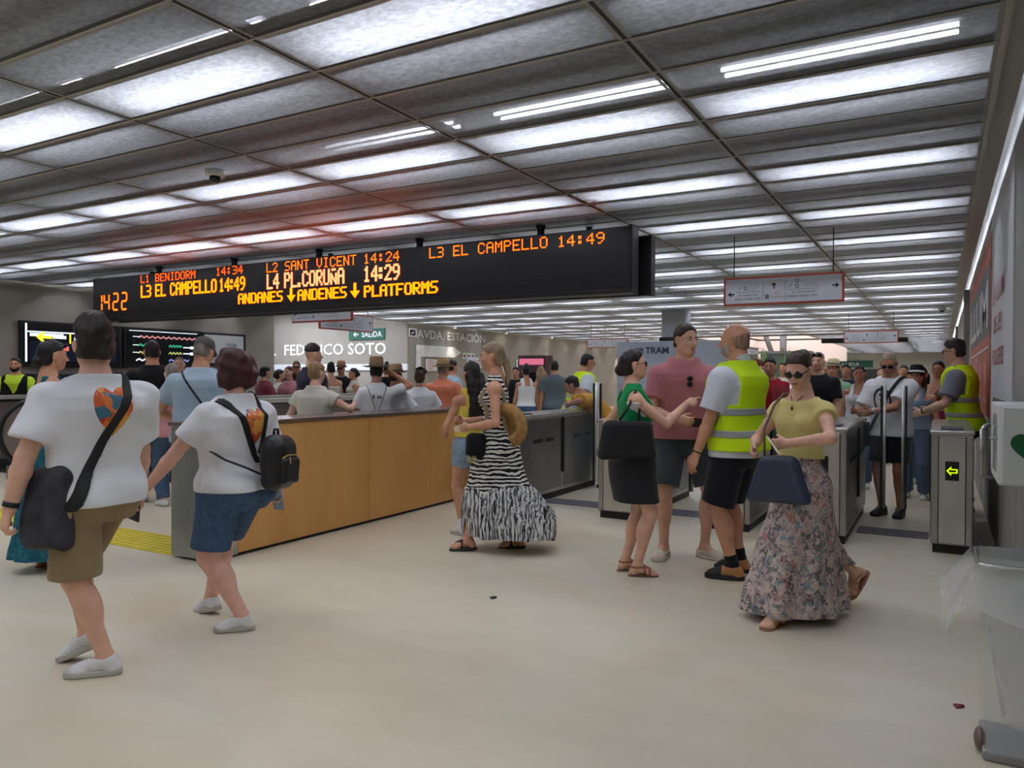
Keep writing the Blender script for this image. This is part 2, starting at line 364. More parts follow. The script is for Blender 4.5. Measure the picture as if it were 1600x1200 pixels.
# seven segment clock 14 22
sg = MB(); SEG = {'1': 'bc', '4': 'fgbc', '2': 'abged'}
for ch, cx in (('1', -11.72), ('4', -11.53), ('2', -11.30), ('2', -11.08)):
    w, h, t = .062, .255, .013; zb = 2.505
    S = {'a': (-w, h, w, h), 'g': (-w, h/2, w, h/2), 'd': (-w, 0, w, 0), 'b': (w, h/2, w, h), 'c': (w, 0, w, h/2), 'f': (-w, h/2, -w, h), 'e': (-w, 0, -w, h/2)}
    for k in SEG[ch]:
        x0, z0, x1, z1 = S[k]
        if x0 == x1: sg.quad((cx+x0-t, yl, zb+z0+.012), (cx+x0+t, yl, zb+z0+.012), (cx+x0+t, yl, zb+z1-.012), (cx+x0-t, yl, zb+z1-.012))
        else: sg.quad((cx+x0+.008, yl, zb+z0-t), (cx+x1-.008, yl, zb+z0-t), (cx+x1-.008, yl, zb+z0+t), (cx+x0+.008, yl, zb+z0+t))
sg.build('clock_digits', LEDO, board)
for x in (-3.83, -5.47, -7.09, -8.7, -10.36):
    MB().tube([(x, DY+.09, 3.0), (x, DY+.09, CEIL+.02)], .042, 14).lathe([(.055, CEIL-.02), (.055, CEIL)], c=(x, DY+.09, 0)).build('hanger', dark, board)
back = empty('display_panel', label='black backing panel hung behind the LED departure board', cat='display panel')
rbox('casing', (-11.8, 7.66, 2.34), (-2.67, 7.78, 2.97), black, back, .008)
rbox('edge_strip', (-2.69, 7.655, 2.335), (-2.66, 7.785, 2.975), M('edge_black', (30, 30, 33), .35), back)
for x in (-3.4, -7.2, -11): MB().tube([(x, 7.72, 2.95), (x, 7.72, CEIL+.02)], .035, 10).build('hanger', dark, back)

# ------------------------------------------------------------------ counter with orange wooden side
ct = empty('service_counter', (-5.2, 5.8, 0), label='long counter with orange wooden side and steel end panel', cat='counter')
def lc(p): return (p[0]+5.2, p[1]-5.8, p[2])
def cbox(name, lo, hi, m, b=.004): return rbox(name, lc(lo), lc(hi), m, ct, b)
wm, nt, b = new_mat('orange_laminate'); n = noise(nt, 3, 4, stretch=(1, 1, .25)); n2 = noise(nt, 90, 2, stretch=(1, 1, .06))
nt.links.new(ramp(nt, n.outputs[0], [(.3, lin((198, 144, 78))), (.55, lin((206, 153, 87))), (.75, lin((212, 162, 98)))]), b.inputs['Base Color']); b.inputs['Roughness'].default_value = .42
cbox('body', (-5.43, 4.02, .03), (-5.03, 7.95, 1.06), steel_dark)
cbox('end_panel', (-5.44, 3.985, .02), (-4.985, 4.02, 1.07), steel)
cbox('corner_panel', (-5.03, 3.985, .02), (-4.985, 4.27, 1.07), steel)
for a, b2 in ((4.275, 5.9), (5.905, 6.95), (6.955, 7.95)): cbox('wood_panel', (-5.03, a, .03), (-4.99, b2, 1.065), wm, .003)
cbox('worktop', (-5.47, 3.975, 1.068), (-4.975, 7.97, 1.10), brushed('worktop_steel', (150, 138, 132), .22))
cbox('plinth', (-5.4, 4.04, 0), (-5.02, 7.93, .03), black)
# yellow tactile strip, ribbed
ts = MB().box((-13.5, 4.02, 0), (-5.5, 4.50, .006))
for k in range(7): ts.box((-13.5, 4.045+k*.066, .006), (-5.5, 4.075+k*.066, .011))
tag(ts.build('tactile_strip', M('tactile_yellow', (214, 196, 52), .6, vary=(9, (196, 178, 40)))), 'ribbed yellow tactile strip across the floor beside the steel counter end', 'floor strip')

# ------------------------------------------------------------------ escalators
def escalator(x, y0, y1, label, pm):
    e = empty('escalator', (x, y0, 0), label=label, cat='escalator')
    L = y1-y0
    for s, dx in ((1, 0), (-1, -1.25)):
        zc = .62; R = .44; out = []
        for k in range(13):
            a = math.pi/2 + math.pi*k/12; out.append((R + R*math.cos(a), zc + R*math.sin(a)))
        ol = [(L, 1.06)] + out + [(L, .18)]
        p = MB().poly([(dx-.03, yy, zz) for yy, zz in ol], (.06, 0, 0)); p.build('balustrade', pm, e)
        rail = [(dx, yy - .02*(1 if yy < .5 else 0), zz+.02) for yy, zz in [(L, 1.09)] + [(R+(R+.03)*math.cos(math.pi/2+math.pi*k/12), zc+(R+.03)*math.sin(math.pi/2+math.pi*k/12)) for k in range(13)]]
        MB().tube(rail, .035, 10).build('handrail', black, e)
        MB().box((dx-.10, R, 1.10), (dx+.10, L, 1.16)).build('cap_rail', M('cap_rail_white', (190, 188, 182), .35, .3), e)
        MB().box((dx-.12, .1, 0), (dx+.12, L, .19)).build('skirting', steel_dark, e)
    stp = MB().box((-1.13, .45, .005), (-.12, L, .03))
    for k in range(20): stp.box((-1.1+k*.05, .45, .03), (-1.08+k*.05, L, .036))
    stp.build('steps', M('step_grey', (70, 70, 72), .5, .5), e)
    return e
escalator(-11.4, 5.7, 16, 'escalator with taupe side panels and white cap rail beyond the teal dress', M('taupe_panel', (128, 116, 110), .4))
escalator(-8.15, 6.3, 13, 'escalator with dark side panels behind the man in jeans', M('umber_panel', (104, 96, 92), .35))

# ------------------------------------------------------------------ ticket gates
glass = clear('gate_glass', (196, 205, 205), .05, .04)
frost = M('machine_grey', (70, 70, 72), .4, .4)
arrow_m = emit('gate_arrow_yellow', (190, 235, 0), 1.6)
def gate(x0, x1, y0, y1, label, arrow=False, leaves=(0, 0), seam=True):
    g = empty('ticket_gate', ((x0+x1)/2, (y0+y1)/2, 0), label=label, cat='ticket gate', group='row of steel ticket gates')
    w, L = (x1-x0)/2, (y1-y0)/2
    rbox('plinth', (-w+.015, -L+.02, 0), (w-.015, L-.02, .075), black, g)
    rbox('cabinet', (-w, -L, .075), (w, L, 1.0), steel, g, .012)
    rbox('front_panel', (-w+.06, -L-.006, .09), (w-.06, -L, .975), brushed('front_steel', (204, 202, 196), .34), g, .002)
    jm = MB()
    for sx in (-1, 1): jm.box((sx*(w-.055)-.003, -L-.004, .08), (sx*(w-.055)+.003, -L, .99))
    jm.build('joint', black, g)
    rbox('top_cap', (-w-.012, -L-.014, 1.0), (w+.012, L+.014, 1.04), brushed('cap_steel', (196, 194, 190), .22), g, .014)
    rbox('reader', (-w+.07, -L+.10, 1.04), (w-.07, -L+.45, 1.052), frost, g, .004)
    for sy in (-1, 1):
        MB().box((-.05, -.004, -.08), (.05, .004, .08)).build('display', black, g, .003, (0, sy*(L+.009), .70))
    if arrow:
        pts = [(-.042, 0), (-.006, .040), (-.006, .018), (.040, .018), (.040, -.018), (-.006, -.018), (-.006, -.040)]
        ins = [(-.026, 0), (-.013, .016), (-.013, .009), (.030, .009), (.030, -.009), (-.013, -.009), (-.013, -.016)]
        a = MB(); n = len(pts); yy = -L-.0145
        a.add([(p[0], yy, p[1]+.70) for p in pts] + [(p[0], yy, p[1]+.70) for p in ins], [(i, (i+1) % n, n+(i+1) % n, n+i) for i in range(n)])
        a.build('arrow_symbol', arrow_m, g)
    for sx in (-1, 1):
        for ya, yb in ((-L+.03, -.02), (.02, L-.03)):
            d = MB().box((sx*w-.003 if sx < 0 else w, ya, .12), (sx*w if sx < 0 else w+.003, yb, .975)).build('side_door', steel_dark, g)
            ym = (ya+yb)/2
            for q in (-.22, .10): MB().box((sx*(w+.005)-.002, ym+q, .70), (sx*(w+.005)+.002, ym+q+.2, .745)).build('slot', black, d)
            MB().tube([(sx*(w+.002), ym+.0, .73), (sx*(w+.009), ym+.0, .73)], .016, 12).build('lock', M('lock_dark', (40, 40, 40), .4, .6), d)
    for sx, on in ((-1, leaves[0]), (1, leaves[1])):
        if not on: continue
        xa, xb = sx*(w+.01), sx*(w+.01+on)
        lf = MB().box((min(xa, xb), .0, .22), (max(xa, xb), .012, 1.40)).build('glass_leaf', glass, g)
        MB().tube([(xb, .006, .20), (xb, .006, 1.41)], .014, 8).build('leaf_bar', M('leaf_bar_steel', (205, 204, 200), .3, .5), lf)
        MB().box((xb-.009+sx*(-.026), -.006, .20), (xb+.009+sx*(-.026), .016, 1.40)).build('leaf_seal', black, lf)
        MB().box((xa-.012, -.012, .3), (xa+.012, .03, .98)).build('hinge', black, lf)
    return g
gate(-4.52, -4.10, 7.40, 9.62, 'steel ticket gate at the end of the wooden counter, leftmost', leaves=(0, .44))
gate(-3.13, -2.70, 7.37, 9.30, 'steel ticket gate behind the woman in the green top', leaves=(.40, .28))
gate(-2.00, -1.57, 7.37, 9.30, 'steel ticket gate behind the man in the yellow vest', leaves=(.2, .26))
gate(-1.12, -.72, 7.27, 9.20, 'steel ticket gate behind the woman in the yellow top', leaves=(.22, .23))
gate(-.07, .24, 7.34, 9.27, 'steel ticket gate with lit yellow arrow beside the right wall', arrow=True, leaves=(.24, 0))
for xa, xb in ((-4.1, -3.13), (-2.70, -2.0), (-1.57, -1.12), (-.72, -.07)):
    tag(MB().box((xa+.02, 7.9, 0), (xb-.02, 8.25, .006)).build('floor_grating', M('grating_grey', (92, 92, 98), .6)), 'dark grey floor strip between two ticket gates', 'floor strip', 'dark floor strips between the ticket gates')

# ------------------------------------------------------------------ signs hung from the ceiling
red_frame = M('sign_red', (176, 74, 52), .5); ink = M('sign_ink', (24, 24, 28), .6); sign_w = M('sign_white', (218, 220, 228), .5); ink_red = M('sign_ink_red', (205, 105, 80), .6)
ink_grey = M('sign_ink_grey', (120, 122, 128), .6)
def arrow_pts(c, d, s):
    """outline of a block arrow about c pointing along 2-D d"""
    d = np.array(d, float); n = np.array([-d[1], d[0]])
    loc = [(-.9, .18), (.2, .18), (-.15, .62), (.22, .62), (.95, 0), (.22, -.62), (-.15, -.62), (.2, -.18), (-.9, -.18)]
    return [np.array(c) + s*(a*d + b*n) for a, b in loc]
def dir_sign(x0, y0, ang, w, h, z, label, mirror=False, hang=True):
    s = empty('direction_sign', (x0, y0, z), ang, label, 'sign', None)
    rbox('frame', (-w/2-.012, -.02, -h/2-.012), (w/2+.012, .02, h/2+.012), red_frame, s, .003)
    rbox('face', (-w/2+.010, -.024, -h/2+.012), (w/2-.010, .024, h/2-.012), sign_w, s, .001)
    y = -.026; g = MB(); X, Z = (1, 0, 0), (0, 0, 1)
    def arr(c, d, sc): g.poly([(p[0], y, p[1]) for p in arrow_pts(c, d, sc)], (0, .001, 0))
    k = w/1.28
    arr((-.565*k, -.03), (-1, 0), .04); arr((-.085*k, .05), (0, 1), .04); arr((.565*k, .02), (1, 0), .04)
    for x in (-.205*k, .04*k): g.box((x-.0015, y, -.11), (x+.0015, y+.001, .11))
    g.box((-.51*k, y, -.012), (-.235*k, y+.001, -.009)); g.box((.07*k, y, -.005), (.40*k, y+.001, -.002))
    for cx, cz in ((-.40*k, .035), (.165*k, .09), (.165*k, .03)):
        g.add([(cx+r*math.cos(a*math.pi/8), y, cz+r*math.sin(a*math.pi/8)) for r in (.022, .015) for a in range(16)], [(i, (i+1) % 16, 16+(i+1) % 16, 16+i) for i in range(16)])
    g.build('arrows', ink, s)
    p = MB()
    for cx in (-.465*k, .09*k): p.poly([(cx-.028, y, .015), (cx+.02, y, .045), (cx+.03, y, .06), (cx-.012, y, .035)], (0, .001, 0))
    p.box((-.18*k, y, -.10), (-.14*k, y+.001, -.05)); p.build('pictograms', ink_grey, s)
    def tx(b, x, zz, hh, ww, m=ink): text_mesh(b, (x, y, zz), X, Z, hh, m, s, ww, .0005)
    tx('Av. Federico Soto', -.475*k, -.055, .022, .21*k); tx('EIXIDA / SALIDA / EXIT', -.52*k, -.10, .022, .285*k)
    tx('Av. General Marvá', .115*k, -.045, .022, .24*k); tx('EIXIDA / SALIDA / EXIT', .075*k, -.09, .022, .30*k)
    tx('Punt de Atenció', -.115*k, -.085, .013, .13*k, ink_red)
    for i in range(3):
        tx('Ajuntament de', -.36*k, .05-.022*i, .011, (.10, .12, .08)[i]*k, ink_grey); tx('Estació Central', .255*k, .05-.018*i, .011, (.12, .14, .13)[i]*k, ink_grey)
    tx('nº 10', .20*k, .08, .014, .06*k, ink_grey)
    rg = MB(); rg.add([(-.05*k+r*math.cos(a*math.pi/8), y, -.035+r*math.sin(a*math.pi/8)) for r in (.022, .017) for a in range(16)], [(i, (i+1) % 16, 16+(i+1) % 16, 16+i) for i in range(16)])
    rg.build('ring', ink_red, s)
    for x in (-w*.42, w*.42): MB().tube([(x, 0, h/2), (x, 0, CEIL-z+.01)], .006, 6).build('hanger', dark, s)
    return s
dir_sign(-1.58, 9, 0, 1.28, .305, 2.475, 'red framed white direction sign with black arrows, nearest to the gates')
dir_sign(-1.58, 21.4, 0, 1.24, .29, 2.52, 'small red framed direction sign far down the hall by the right wall')
dir_sign(-8.58, 9, 0, 1.25, .305, 2.50, 'red framed direction sign half hidden under the LED board')
dir_sign(-9.85, 11.0, math.radians(90), 1.45, .305, 2.50, 'grey direction sign turned sideways behind the LED board')
dir_sign(-9.05, 22, 0, 1.32, .26, 2.52, 'white direction sign beside the blue tram panel')
# green exit signs
green = M('exit_green', (38, 98, 78), .5); wht = M('exit_white', (232, 236, 232), .5)
def exit_sign(o, right, w, h, label, arrow):
    s = empty('exit_sign', o, 0, label, 'exit sign'); right = np.array(right, float); nor = np.cross(right, (0, 0, 1))
    p = MB().poly([right*a + np.array((0, 0, b)) for a, b in ((0, 0), (w, 0), (w, h), (0, h))], -nor*.04); p.build('plate', green, s)
    tw = w*.56 if arrow else w*.5
    text_mesh('SALIDA', right*(w*.37 if arrow else w*.22) + np.array((0, 0, h*.24)), right, (0, 0, 1), h*.5, wht, s, tw, .006, bold=.02)
    if arrow:
        a = MB(); a.poly([right*q[0] + np.array((0, 0, q[1])) + nor*.003 for q in arrow_pts((w*.2, h*.5), (-1, 0), h*.34)], nor*.002); a.build('arrow', wht, s)
exit_sign((-16.62, 18.66, 2.63), (1, 0, 0), 1.46, .35, 'green exit sign with white arrow on the blue-lit wall', True)
exit_sign((-6.9, 56.95, 2.18), (1, 0, 0), 2.85, .46, 'green exit sign on the far end wall', False)

# ------------------------------------------------------------------ lettering and boards on the left walls
let_w = emit('lit_letter_white', (240, 245, 255), 1.3); let_g = M('letter_grey', (236, 234, 230), .5)  # white letters get an added glow to read brighter than the wall
t = empty('wall_lettering', (-21.2, 18.69, 2.17), 0, 'white FEDERICO SOTO lettering on the blue-lit wall', 'lettering')
text_mesh('FEDERICO SOTO', (1.68, 0, 0), (1, 0, 0), (0, 0, 1), .36, let_w, t, 4.40, .012, bold=.012); text_mesh('A.', (.78, 0, 0), (1, 0, 0), (0, 0, 1), .36, let_w, t, .5, .012, bold=.012)
t = empty('wall_lettering', (LX+.01, 19.17, 2.68), 0, 'grey AVDA. ESTACIÓN lettering on the beige left wall', 'lettering')
text_mesh('AVDA. ESTACIÓN', (0, 0, 0), (0, 1, 0), (0, 0, 1), .27, let_g, t, 4.05, .012, bold=.012)
t = empty('pictogram_sign', (LX, 18.95, 2.83), 0, 'small square pictogram sign left of the AVDA. ESTACIÓN lettering', 'sign')
MB().box((0, -.2, -.13), (.02, .2, .13)).build('plate', let_g, t); MB().box((.02, -.14, -.09), (.024, .14, .09)).build('pictogram', ink, t)
MB().poly([(.026, -.08, -.06), (.026, .06, .0), (.026, .06, .05), (.026, -.02, .0), (.026, -.08, -.01)], (.002, 0, 0)).build('symbol', let_g, t)
struct(MB().box((-27, 18.66, 1.66), (LX-.2, 18.7, 1.86)).box((LX-.2, 18.66, 1.66), (LX+.02, 18.72, 1.86)), 'trim_band', M('band_white', (232, 232, 235), .5))
# corridor light panel
l = empty('ceiling_light', (-18.4, 17.3, 3.56), 0, 'bright white light panel in the corridor ceiling', 'light')
rbox('housing', (-1.6, -.6, .02), (1.6, .6, .06), fit_white, l); MB().box((-1.55, -.55, .005), (1.55, .55, .02)).build('diffuser', emit('corridor_panel', (225, 234, 255), 13), l)
l = empty('ceiling_light', (-15.2, 16.0, 3.56), 0, 'white light panel just inside the corridor opening', 'light')
rbox('housing', (-.6, -1.6, .02), (.6, 1.6, .06), fit_white, l); MB().box((-.55, -1.55, .005), (.55, 1.55, .02)).build('diffuser', emit('corridor_panel', (225, 234, 255), 13), l)
# arrow frame board, info board, little boards
t = empty('information_board', (LX+.01, 20.3, 2.0), 0, 'white arrow-shaped frame with a red information symbol board', 'sign')
MB().poly([(.0, -1.2, -.6), (.0, -1.2, .46), (.0, .9, .46), (.0, 1.35, .28), (.0, .9, .1), (.0, -.95, .1), (.0, -.95, -.6)], (.03, 0, 0)).build('arrow_frame', let_g, t)
MB().box((.03, -.72, -.35), (.05, .62, .03)).build('board', M('board_white', (222, 218, 216), .5), t)
rr = MB(); rr.add([(.052, -.48+r*math.cos(a*math.pi/12), -.16+r*1.0*math.sin(a*math.pi/12)) for r in (.15, .125) for a in range(24)], [(i, (i+1) % 24, 24+(i+1) % 24, 24+i) for i in range(24)]); rr.build('ring', ink_red, t)
text_mesh('i', (.052, -.51, -.24), (0, 1, 0), (0, 0, 1), .16, ink_red, t, .05, .001, bold=.03)
text_mesh('Punt d’Atenció', (.052, -.25, -.14), (0, 1, 0), (0, 0, 1), .07, ink_red, t, .75, .001)
for k in range(3):
    s = empty('pictogram_sign', (LX+.01, 21.75+k*.27-.3*0, 2.18), 0, ('first', 'second', 'third')[k] + ' of three small pictogram plates beside the information board', 'sign')
    MB().box((0, 0, -.1), (.02, .22, .1)).build('plate', let_g, s); MB().box((.02, .05, -.06), (.024, .17, .06)).build('symbol', M('pict_brown', (120, 70, 60), .6), s)
for ya, yb, za, zb, nm in ((22.0, 23.6, 1.78, 2.15, 'nearest the AVDA. ESTACIÓN lettering'), (25.5, 26.85, 1.84, 2.13, 'in the middle of the row'), (27.0, 28.7, 1.80, 2.12, 'at the far end of the row')):
    s = empty('notice_board', (LX+.01, (ya+yb)/2, (za+zb)/2), 0, 'white notice board high on the left wall, ' + nm, 'sign'); hh = (zb-za)/2; ww = (yb-ya)/2
    MB().box((0, -ww, -hh), (.04, ww, hh)).build('panel', sign_w, s)
    for i in range(2): text_mesh('informació viatgers', (.042, -ww*.5, hh*(.2-.55*i)), (0, 1, 0), (0, 0, 1), hh*.35, ink_grey, s, ww*1.3, .001)
    MB().box((.041, -ww*.85, -hh*.4), (.043, -ww*.65, hh*.4)).build('pictogram', ink, s)
# wall washer spots on the left wall
sp_m = emit('spot_lens', (255, 240, 215), 30)
s0 = None
for k, y in enumerate((21.0, 24.4, 28.2, 32.0, 36.0, 40.0)):
    def mk():
        e = empty('wall_spotlight', label='small spotlight washing the left wall with a cone of light', cat='spotlight', group='spotlights along the left wall')
        MB().lathe([(.001, .07), (.06, .07), (.06, 0), (.05, 0)]).build('housing', white, e); MB().lathe([(.05, .006), (.001, .006)]).build('lens', sp_m, e); return e
    e = mk() if s0 is None else copy_tree(s0); s0 = s0 or e; e.location = (LX+.22, y, 3.06)
    d = bpy.data.lights.new('spot_lamp', 'SPOT'); d.energy = 85; d.spot_size = math.radians(62); d.spot_blend = .35; d.color = (1, .9, .76); d.shadow_soft_size = .04
    o = bpy.data.objects.new('spot_lamp', d); COL.objects.link(o); o.parent = e; o.location = (0, 0, -.005); o.rotation_euler = (0, math.radians(-10), 0)
# screens on the near left wall (faces +X)
def led_line(mb, y0, y1, z, amp, n, w):
    for k in range(n):
        a, b = y0+(y1-y0)*k/n, y0+(y1-y0)*(k+1)/n; za, zb = z+amp*(1 if k % 2 else -1), z-amp*(1 if k % 2 else -1)
        mb.quad((0, a, za-w), (0, b, zb-w), (0, b, zb+w), (0, a, za+w))
scr = M('screen_black', (14, 14, 18), .15)
def screen(y0, y1, z0, z1, label, cat='screen'):
    s = empty('wall_screen', (LX, (y0+y1)/2, (z0+z1)/2), 0, label, cat); w, h = (y1-y0)/2, (z1-z0)/2
    MB().box((0, -w, -h), (.07, w, h)).build('casing', black, s, .01); MB().box((.071, -w+.05, -h+.05), (.074, w-.05, h-.05)).build('display', scr, s)
    return s
X = .077
sw = emit('screen_white', (215, 226, 240), 1.5); sy_ = emit('screen_yellow', (232, 232, 60), 1.4); sr = emit('screen_red', (240, 110, 96), 1.1); sgn = emit('screen_green', (70, 200, 150), .9); sp = emit('screen_pink', (225, 150, 150), .9); sb = emit('screen_blue', (150, 160, 230), .9); sdim = emit('screen_navy', (30, 34, 48), .7)
s = screen(7.40, 9.32, 1.64, 2.45, 'black wall screen with yellow arrow behind the man in white')
MB().box((X-.002, -.8, -.32), (X-.001, .85, .05)).build('picture', sdim, s)
MB().box((X, -.88, -.33), (X+.001, -.845, .36)).box((X, -.84, .2), (X+.001, .8, .225)).box((X, -.4, .1), (X+.001, -.15, .16)).box((X, .0, .08), (X+.001, .5, .15)).box((X, -.8, .13), (X+.001, -.2, .19)).build('text_band', sw, s)
MB().poly([(X+.002, q[0], q[1]) for q in arrow_pts((-.55, .12), (-1, 0), .15)], (.001, 0, 0)).box((X, -.09, .02), (X+.001, -.06, .22)).build('arrow', sy_, s)
MB().box((X, -.3, -.12), (X+.001, -.1, -.04)).build('red_mark', sr, s)
s = screen(9.36, 11.18, 1.64, 2.45, 'black wall screen with coloured tram line diagrams')
MB().box((X, -.8, .33), (X+.001, .8, .345)).build('top_line', sw, s)
for z, m, a, b_, n in ((.22, sp, -.6, .8, 22), (.05, sgn, -.6, -.35, 5), (.05, sgn, .1, .42, 9), (-.1, emit('screen_lime', (200, 210, 120), .9), -.6, -.4, 4), (-.1, MATS['screen_lime'], .1, .42, 8), (-.25, sb, .1, .6, 9), (-.25, sw, -.65, -.3, 5)):
    mb = MB(); led_line(mb, a, b_, z, .018, n, .016); o = mb.build('line_diagram', m, s); o.location.x = X
for z in (.03, -.1): MB().box((X, .45, z-.012), (X+.001, .62, z+.012)).box((X, .62, z-.03), (X+.001, .74, z+.03)).build('key', sw, s); MB().box((X+.001, .74, z-.03), (X+.002, .8, z+.03)).build('key_end', sy_, s)
MB().box((X, -.72, .21), (X+.001, -.55, .225)).box((X, -.72, .04), (X+.001, -.6, .055)).box((X, -.72, -.11), (X+.001, -.6, -.095)).build('label', sw, s)
s = empty('poster_frame', (LX, 11.82, 2.08), 0, 'black framed white poster right of the tram line screen', 'poster')
MB().box((0, -.61, -.38), (.05, .61, .36)).build('frame', black, s, .006); MB().box((.051, -.54, -.32), (.053, .54, .31)).build('sheet', M('poster_white', (206, 208, 206), .5), s)
text_mesh('TRAM', (.055, .05, .06), (0, 1, 0), (0, 0, 1), .07, ink_grey, s, .28, .001, bold=.02)
# low dark cabinet and desk under the screens
d = empty('equipment_desk', (LX+.39, 8.0, 0), 0, 'dark equipment desk with cables under the left wall screens', 'desk')
rbox('body', (-.33, -1.2, .1), (.33, 3.2, 1.2), M('desk_grey', (120, 112, 108), .5), d, .01); rbox('top', (-.35, -1.22, 1.2), (.36, 3.22, 1.25), M('desk_red', (150, 96, 88), .5), d); rbox('equipment', (-.3, -.6, 1.25), (.1, 1.5, 1.5), black, d, .02); rbox('plinth', (-.3, -1.15, 0), (.3, 3.15, .1), black, d)
# ------------------------------------------------------------------ cameras on ceiling and wall
def dome(x, y, z, label, c=M('dome_white', (205, 205, 198), .4)):
    e = empty('dome_camera', (x, y, z), 0, label, 'security camera')
    MB().lathe([(.001, 0), (.075, 0), (.078, -.03), (.07, -.05), (.001, -.05)]).build('base', c, e); MB().lathe([(.045, -.05), (.043, -.075), (.03, -.095), (.001, -.1)]).build('dome', M('dome_dark', (18, 18, 20), .1), e)
dome(-5.10, 4.14, CEIL, 'white dome camera on the near ceiling left of the LED board')
dome(.0, 20.5, CEIL-.01, 'dome camera at the far right edge of the ceiling')
e = empty('bullet_camera', (LX+.02, 12.7, 2.95), 0, 'small wall camera at the end of the screen wall', 'security camera')
MB().tube([(0, 0, .1), (.12, 0, .08)], .03).build('bracket', white, e); MB().tube([(.12, -.12, .06), (.14, .14, .08)], .06).build('body', dark, e)
# ------------------------------------------------------------------ tram panel, pillar and far end
t = empty('tram_panel', (-5.6, 18, 0), 0, 'large grey-blue panel with TRAM lettering in the middle of the hall', 'panel')
MB().box((-1.55, 0, 0), (1.45, .12, 2.36)).build('panel', M('tram_grey', (150, 158, 172), .35, vary=(.6, (166, 172, 184))), t, .01)
MB().box((-.9, -.004, 0), (-.894, 0, 2.34)).box((1.0, -.004, 0), (1.006, 0, 2.34)).build('joint', grey_trim, t)
blue = M('tram_navy', (44, 54, 84), .5)
text_mesh('TRAM', (-.80, -.004, 2.06), (1, 0, 0), (0, 0, 1), .155, blue, t, .60, .001, bold=.03)
lg = MB()  # emblem
for a in (0, .075): lg.poly([(-1.11+a*1.5, -.004, 2.06+a), (-.87, -.004, 2.06+a), (-.84, -.004, 2.09+a), (-1.11+a*1.5, -.004, 2.09+a)], (0, -.001, 0))
lg.poly([(-1.05, -.005, 2.20), (-0.89, -.005, 2.20), (-0.85, -.005, 2.17), (-0.85, -.005, 2.11), (-0.88, -.005, 2.11), (-0.88, -.005, 2.16), (-0.91, -.005, 2.18), (-1.05, -.005, 2.18)], (0, -.001, 0)).build('emblem', blue, t)
struct(MB().box((-6.15, 18.5, 0), (-5.55, 19.0, CEIL+.1)), 'pillar_hall', M('pillar_grey', (176, 178, 184), .3))
t = empty('projector', (-5.85, 18.05, 2.36), 0, 'small black box on top of the tram panel', 'projector')
MB().box((-.2, -.05, .0), (.2, .05, .1)).build('case', black, t, .02); MB().tube([(.1, -.05, .05), (.1, -.07, .05)], .03).build('lens', dark, t)
struct(MB().box((-8.9, 56.85, 0), (-6.9, 57, 2.05)).box((-3.2, 56.85, 0), (-1.6, 57, 2.05)), 'wall_wood', M('far_wood', (186, 140, 76), .6))
struct(MB().box((-6.7, 56.8, 0), (-3.4, 57, 2.05)), 'door_1', M('far_door_glass', (66, 74, 74), .2))
text_mesh('ESTACIÓN', (-12.5, 56.98, 2.2), (1, 0, 0), (0, 0, 1), .3, let_g, tag(empty('wall_lettering', label='pale lettering beside the far green exit sign', cat='lettering')), 3.0, .01)
t = empty('glass_cabin', (-4.15, 24, 0), 0, 'small glazed cabin behind the man in the yellow vest', 'cabin')
MB().box((-.7, 0, 0), (.7, .8, 1.1)).build('base', M('cabin_grey', (140, 142, 144), .5), t); MB().box((-.68, .02, 1.1), (.68, .78, 2.2)).build('pane', M('cabin_pane', (120, 132, 130), .15), t); MB().box((-.74, -.04, 2.2), (.74, .84, 2.28)).build('roof', grey_trim, t)
t = empty('ticket_kiosk', (-10.4, 19.5, 0), 0, 'dark ticket machine with pink lit header beyond the counter', 'ticket machine')
rbox('body', (-.45, 0, 0), (.45, .5, 2.1), M('kiosk_dark', (64, 40, 48), .4), t, .02); MB().box((-.40, -.006, 1.82), (.40, 0, 2.0)).build('header', emit('kiosk_pink', (230, 120, 150), .9), t); MB().box((-.3, -.006, 1.1), (.3, 0, 1.6)).build('screen', scr, t)
# plant
t = empty('potted_bamboo', (-2.75, 15.2, 0), 0, 'tall leafy green bamboo plant behind the waiting crowd', 'plant')
MB().lathe([(.001, 0), (.2, 0), (.26, .42), (.24, .42), (.22, .38), (.001, .38)]).build('pot', M('pot_grey', (90, 90, 90), .6), t)
rs = random.Random(4); stm = MB(); lv = MB()
for k in range(14):
    a = rs.uniform(0, 6.28); r = rs.uniform(.03, .16); top = rs.uniform(1.7, 2.2); bx, by = r*math.cos(a), r*math.sin(a); tx_, ty = bx*2.6, by*2.6
    stm.tube([(bx, by, .35), ((bx+tx_)/2, (by+ty)/2, 1.2), (tx_, ty, top)], [.012, .01, .004], 6)
    for q in range(26):
        z = rs.uniform(1.0, top); f = (z-.35)/(top-.35); px, py = bx+(tx_-bx)*f, by+(ty-by)*f; an = rs.uniform(0, 6.28); L = rs.uniform(.12, .24); w = .014
        d = np.array([math.cos(an), math.sin(an), rs.uniform(-.5, .5)]); n = nrm(np.cross(d, (0, 0, 1))); p = np.array([px, py, z])
        lv.add([p, p+d*L*.4+n*w, p+d*L, p+d*L*.4-n*w], [(0, 1, 2, 3)])
stm.build('stems', M('bamboo_stem', (140, 150, 70), .6), t); tag(lv.build('foliage', M('bamboo_leaf', (128, 176, 60), .6), t), kind='stuff')

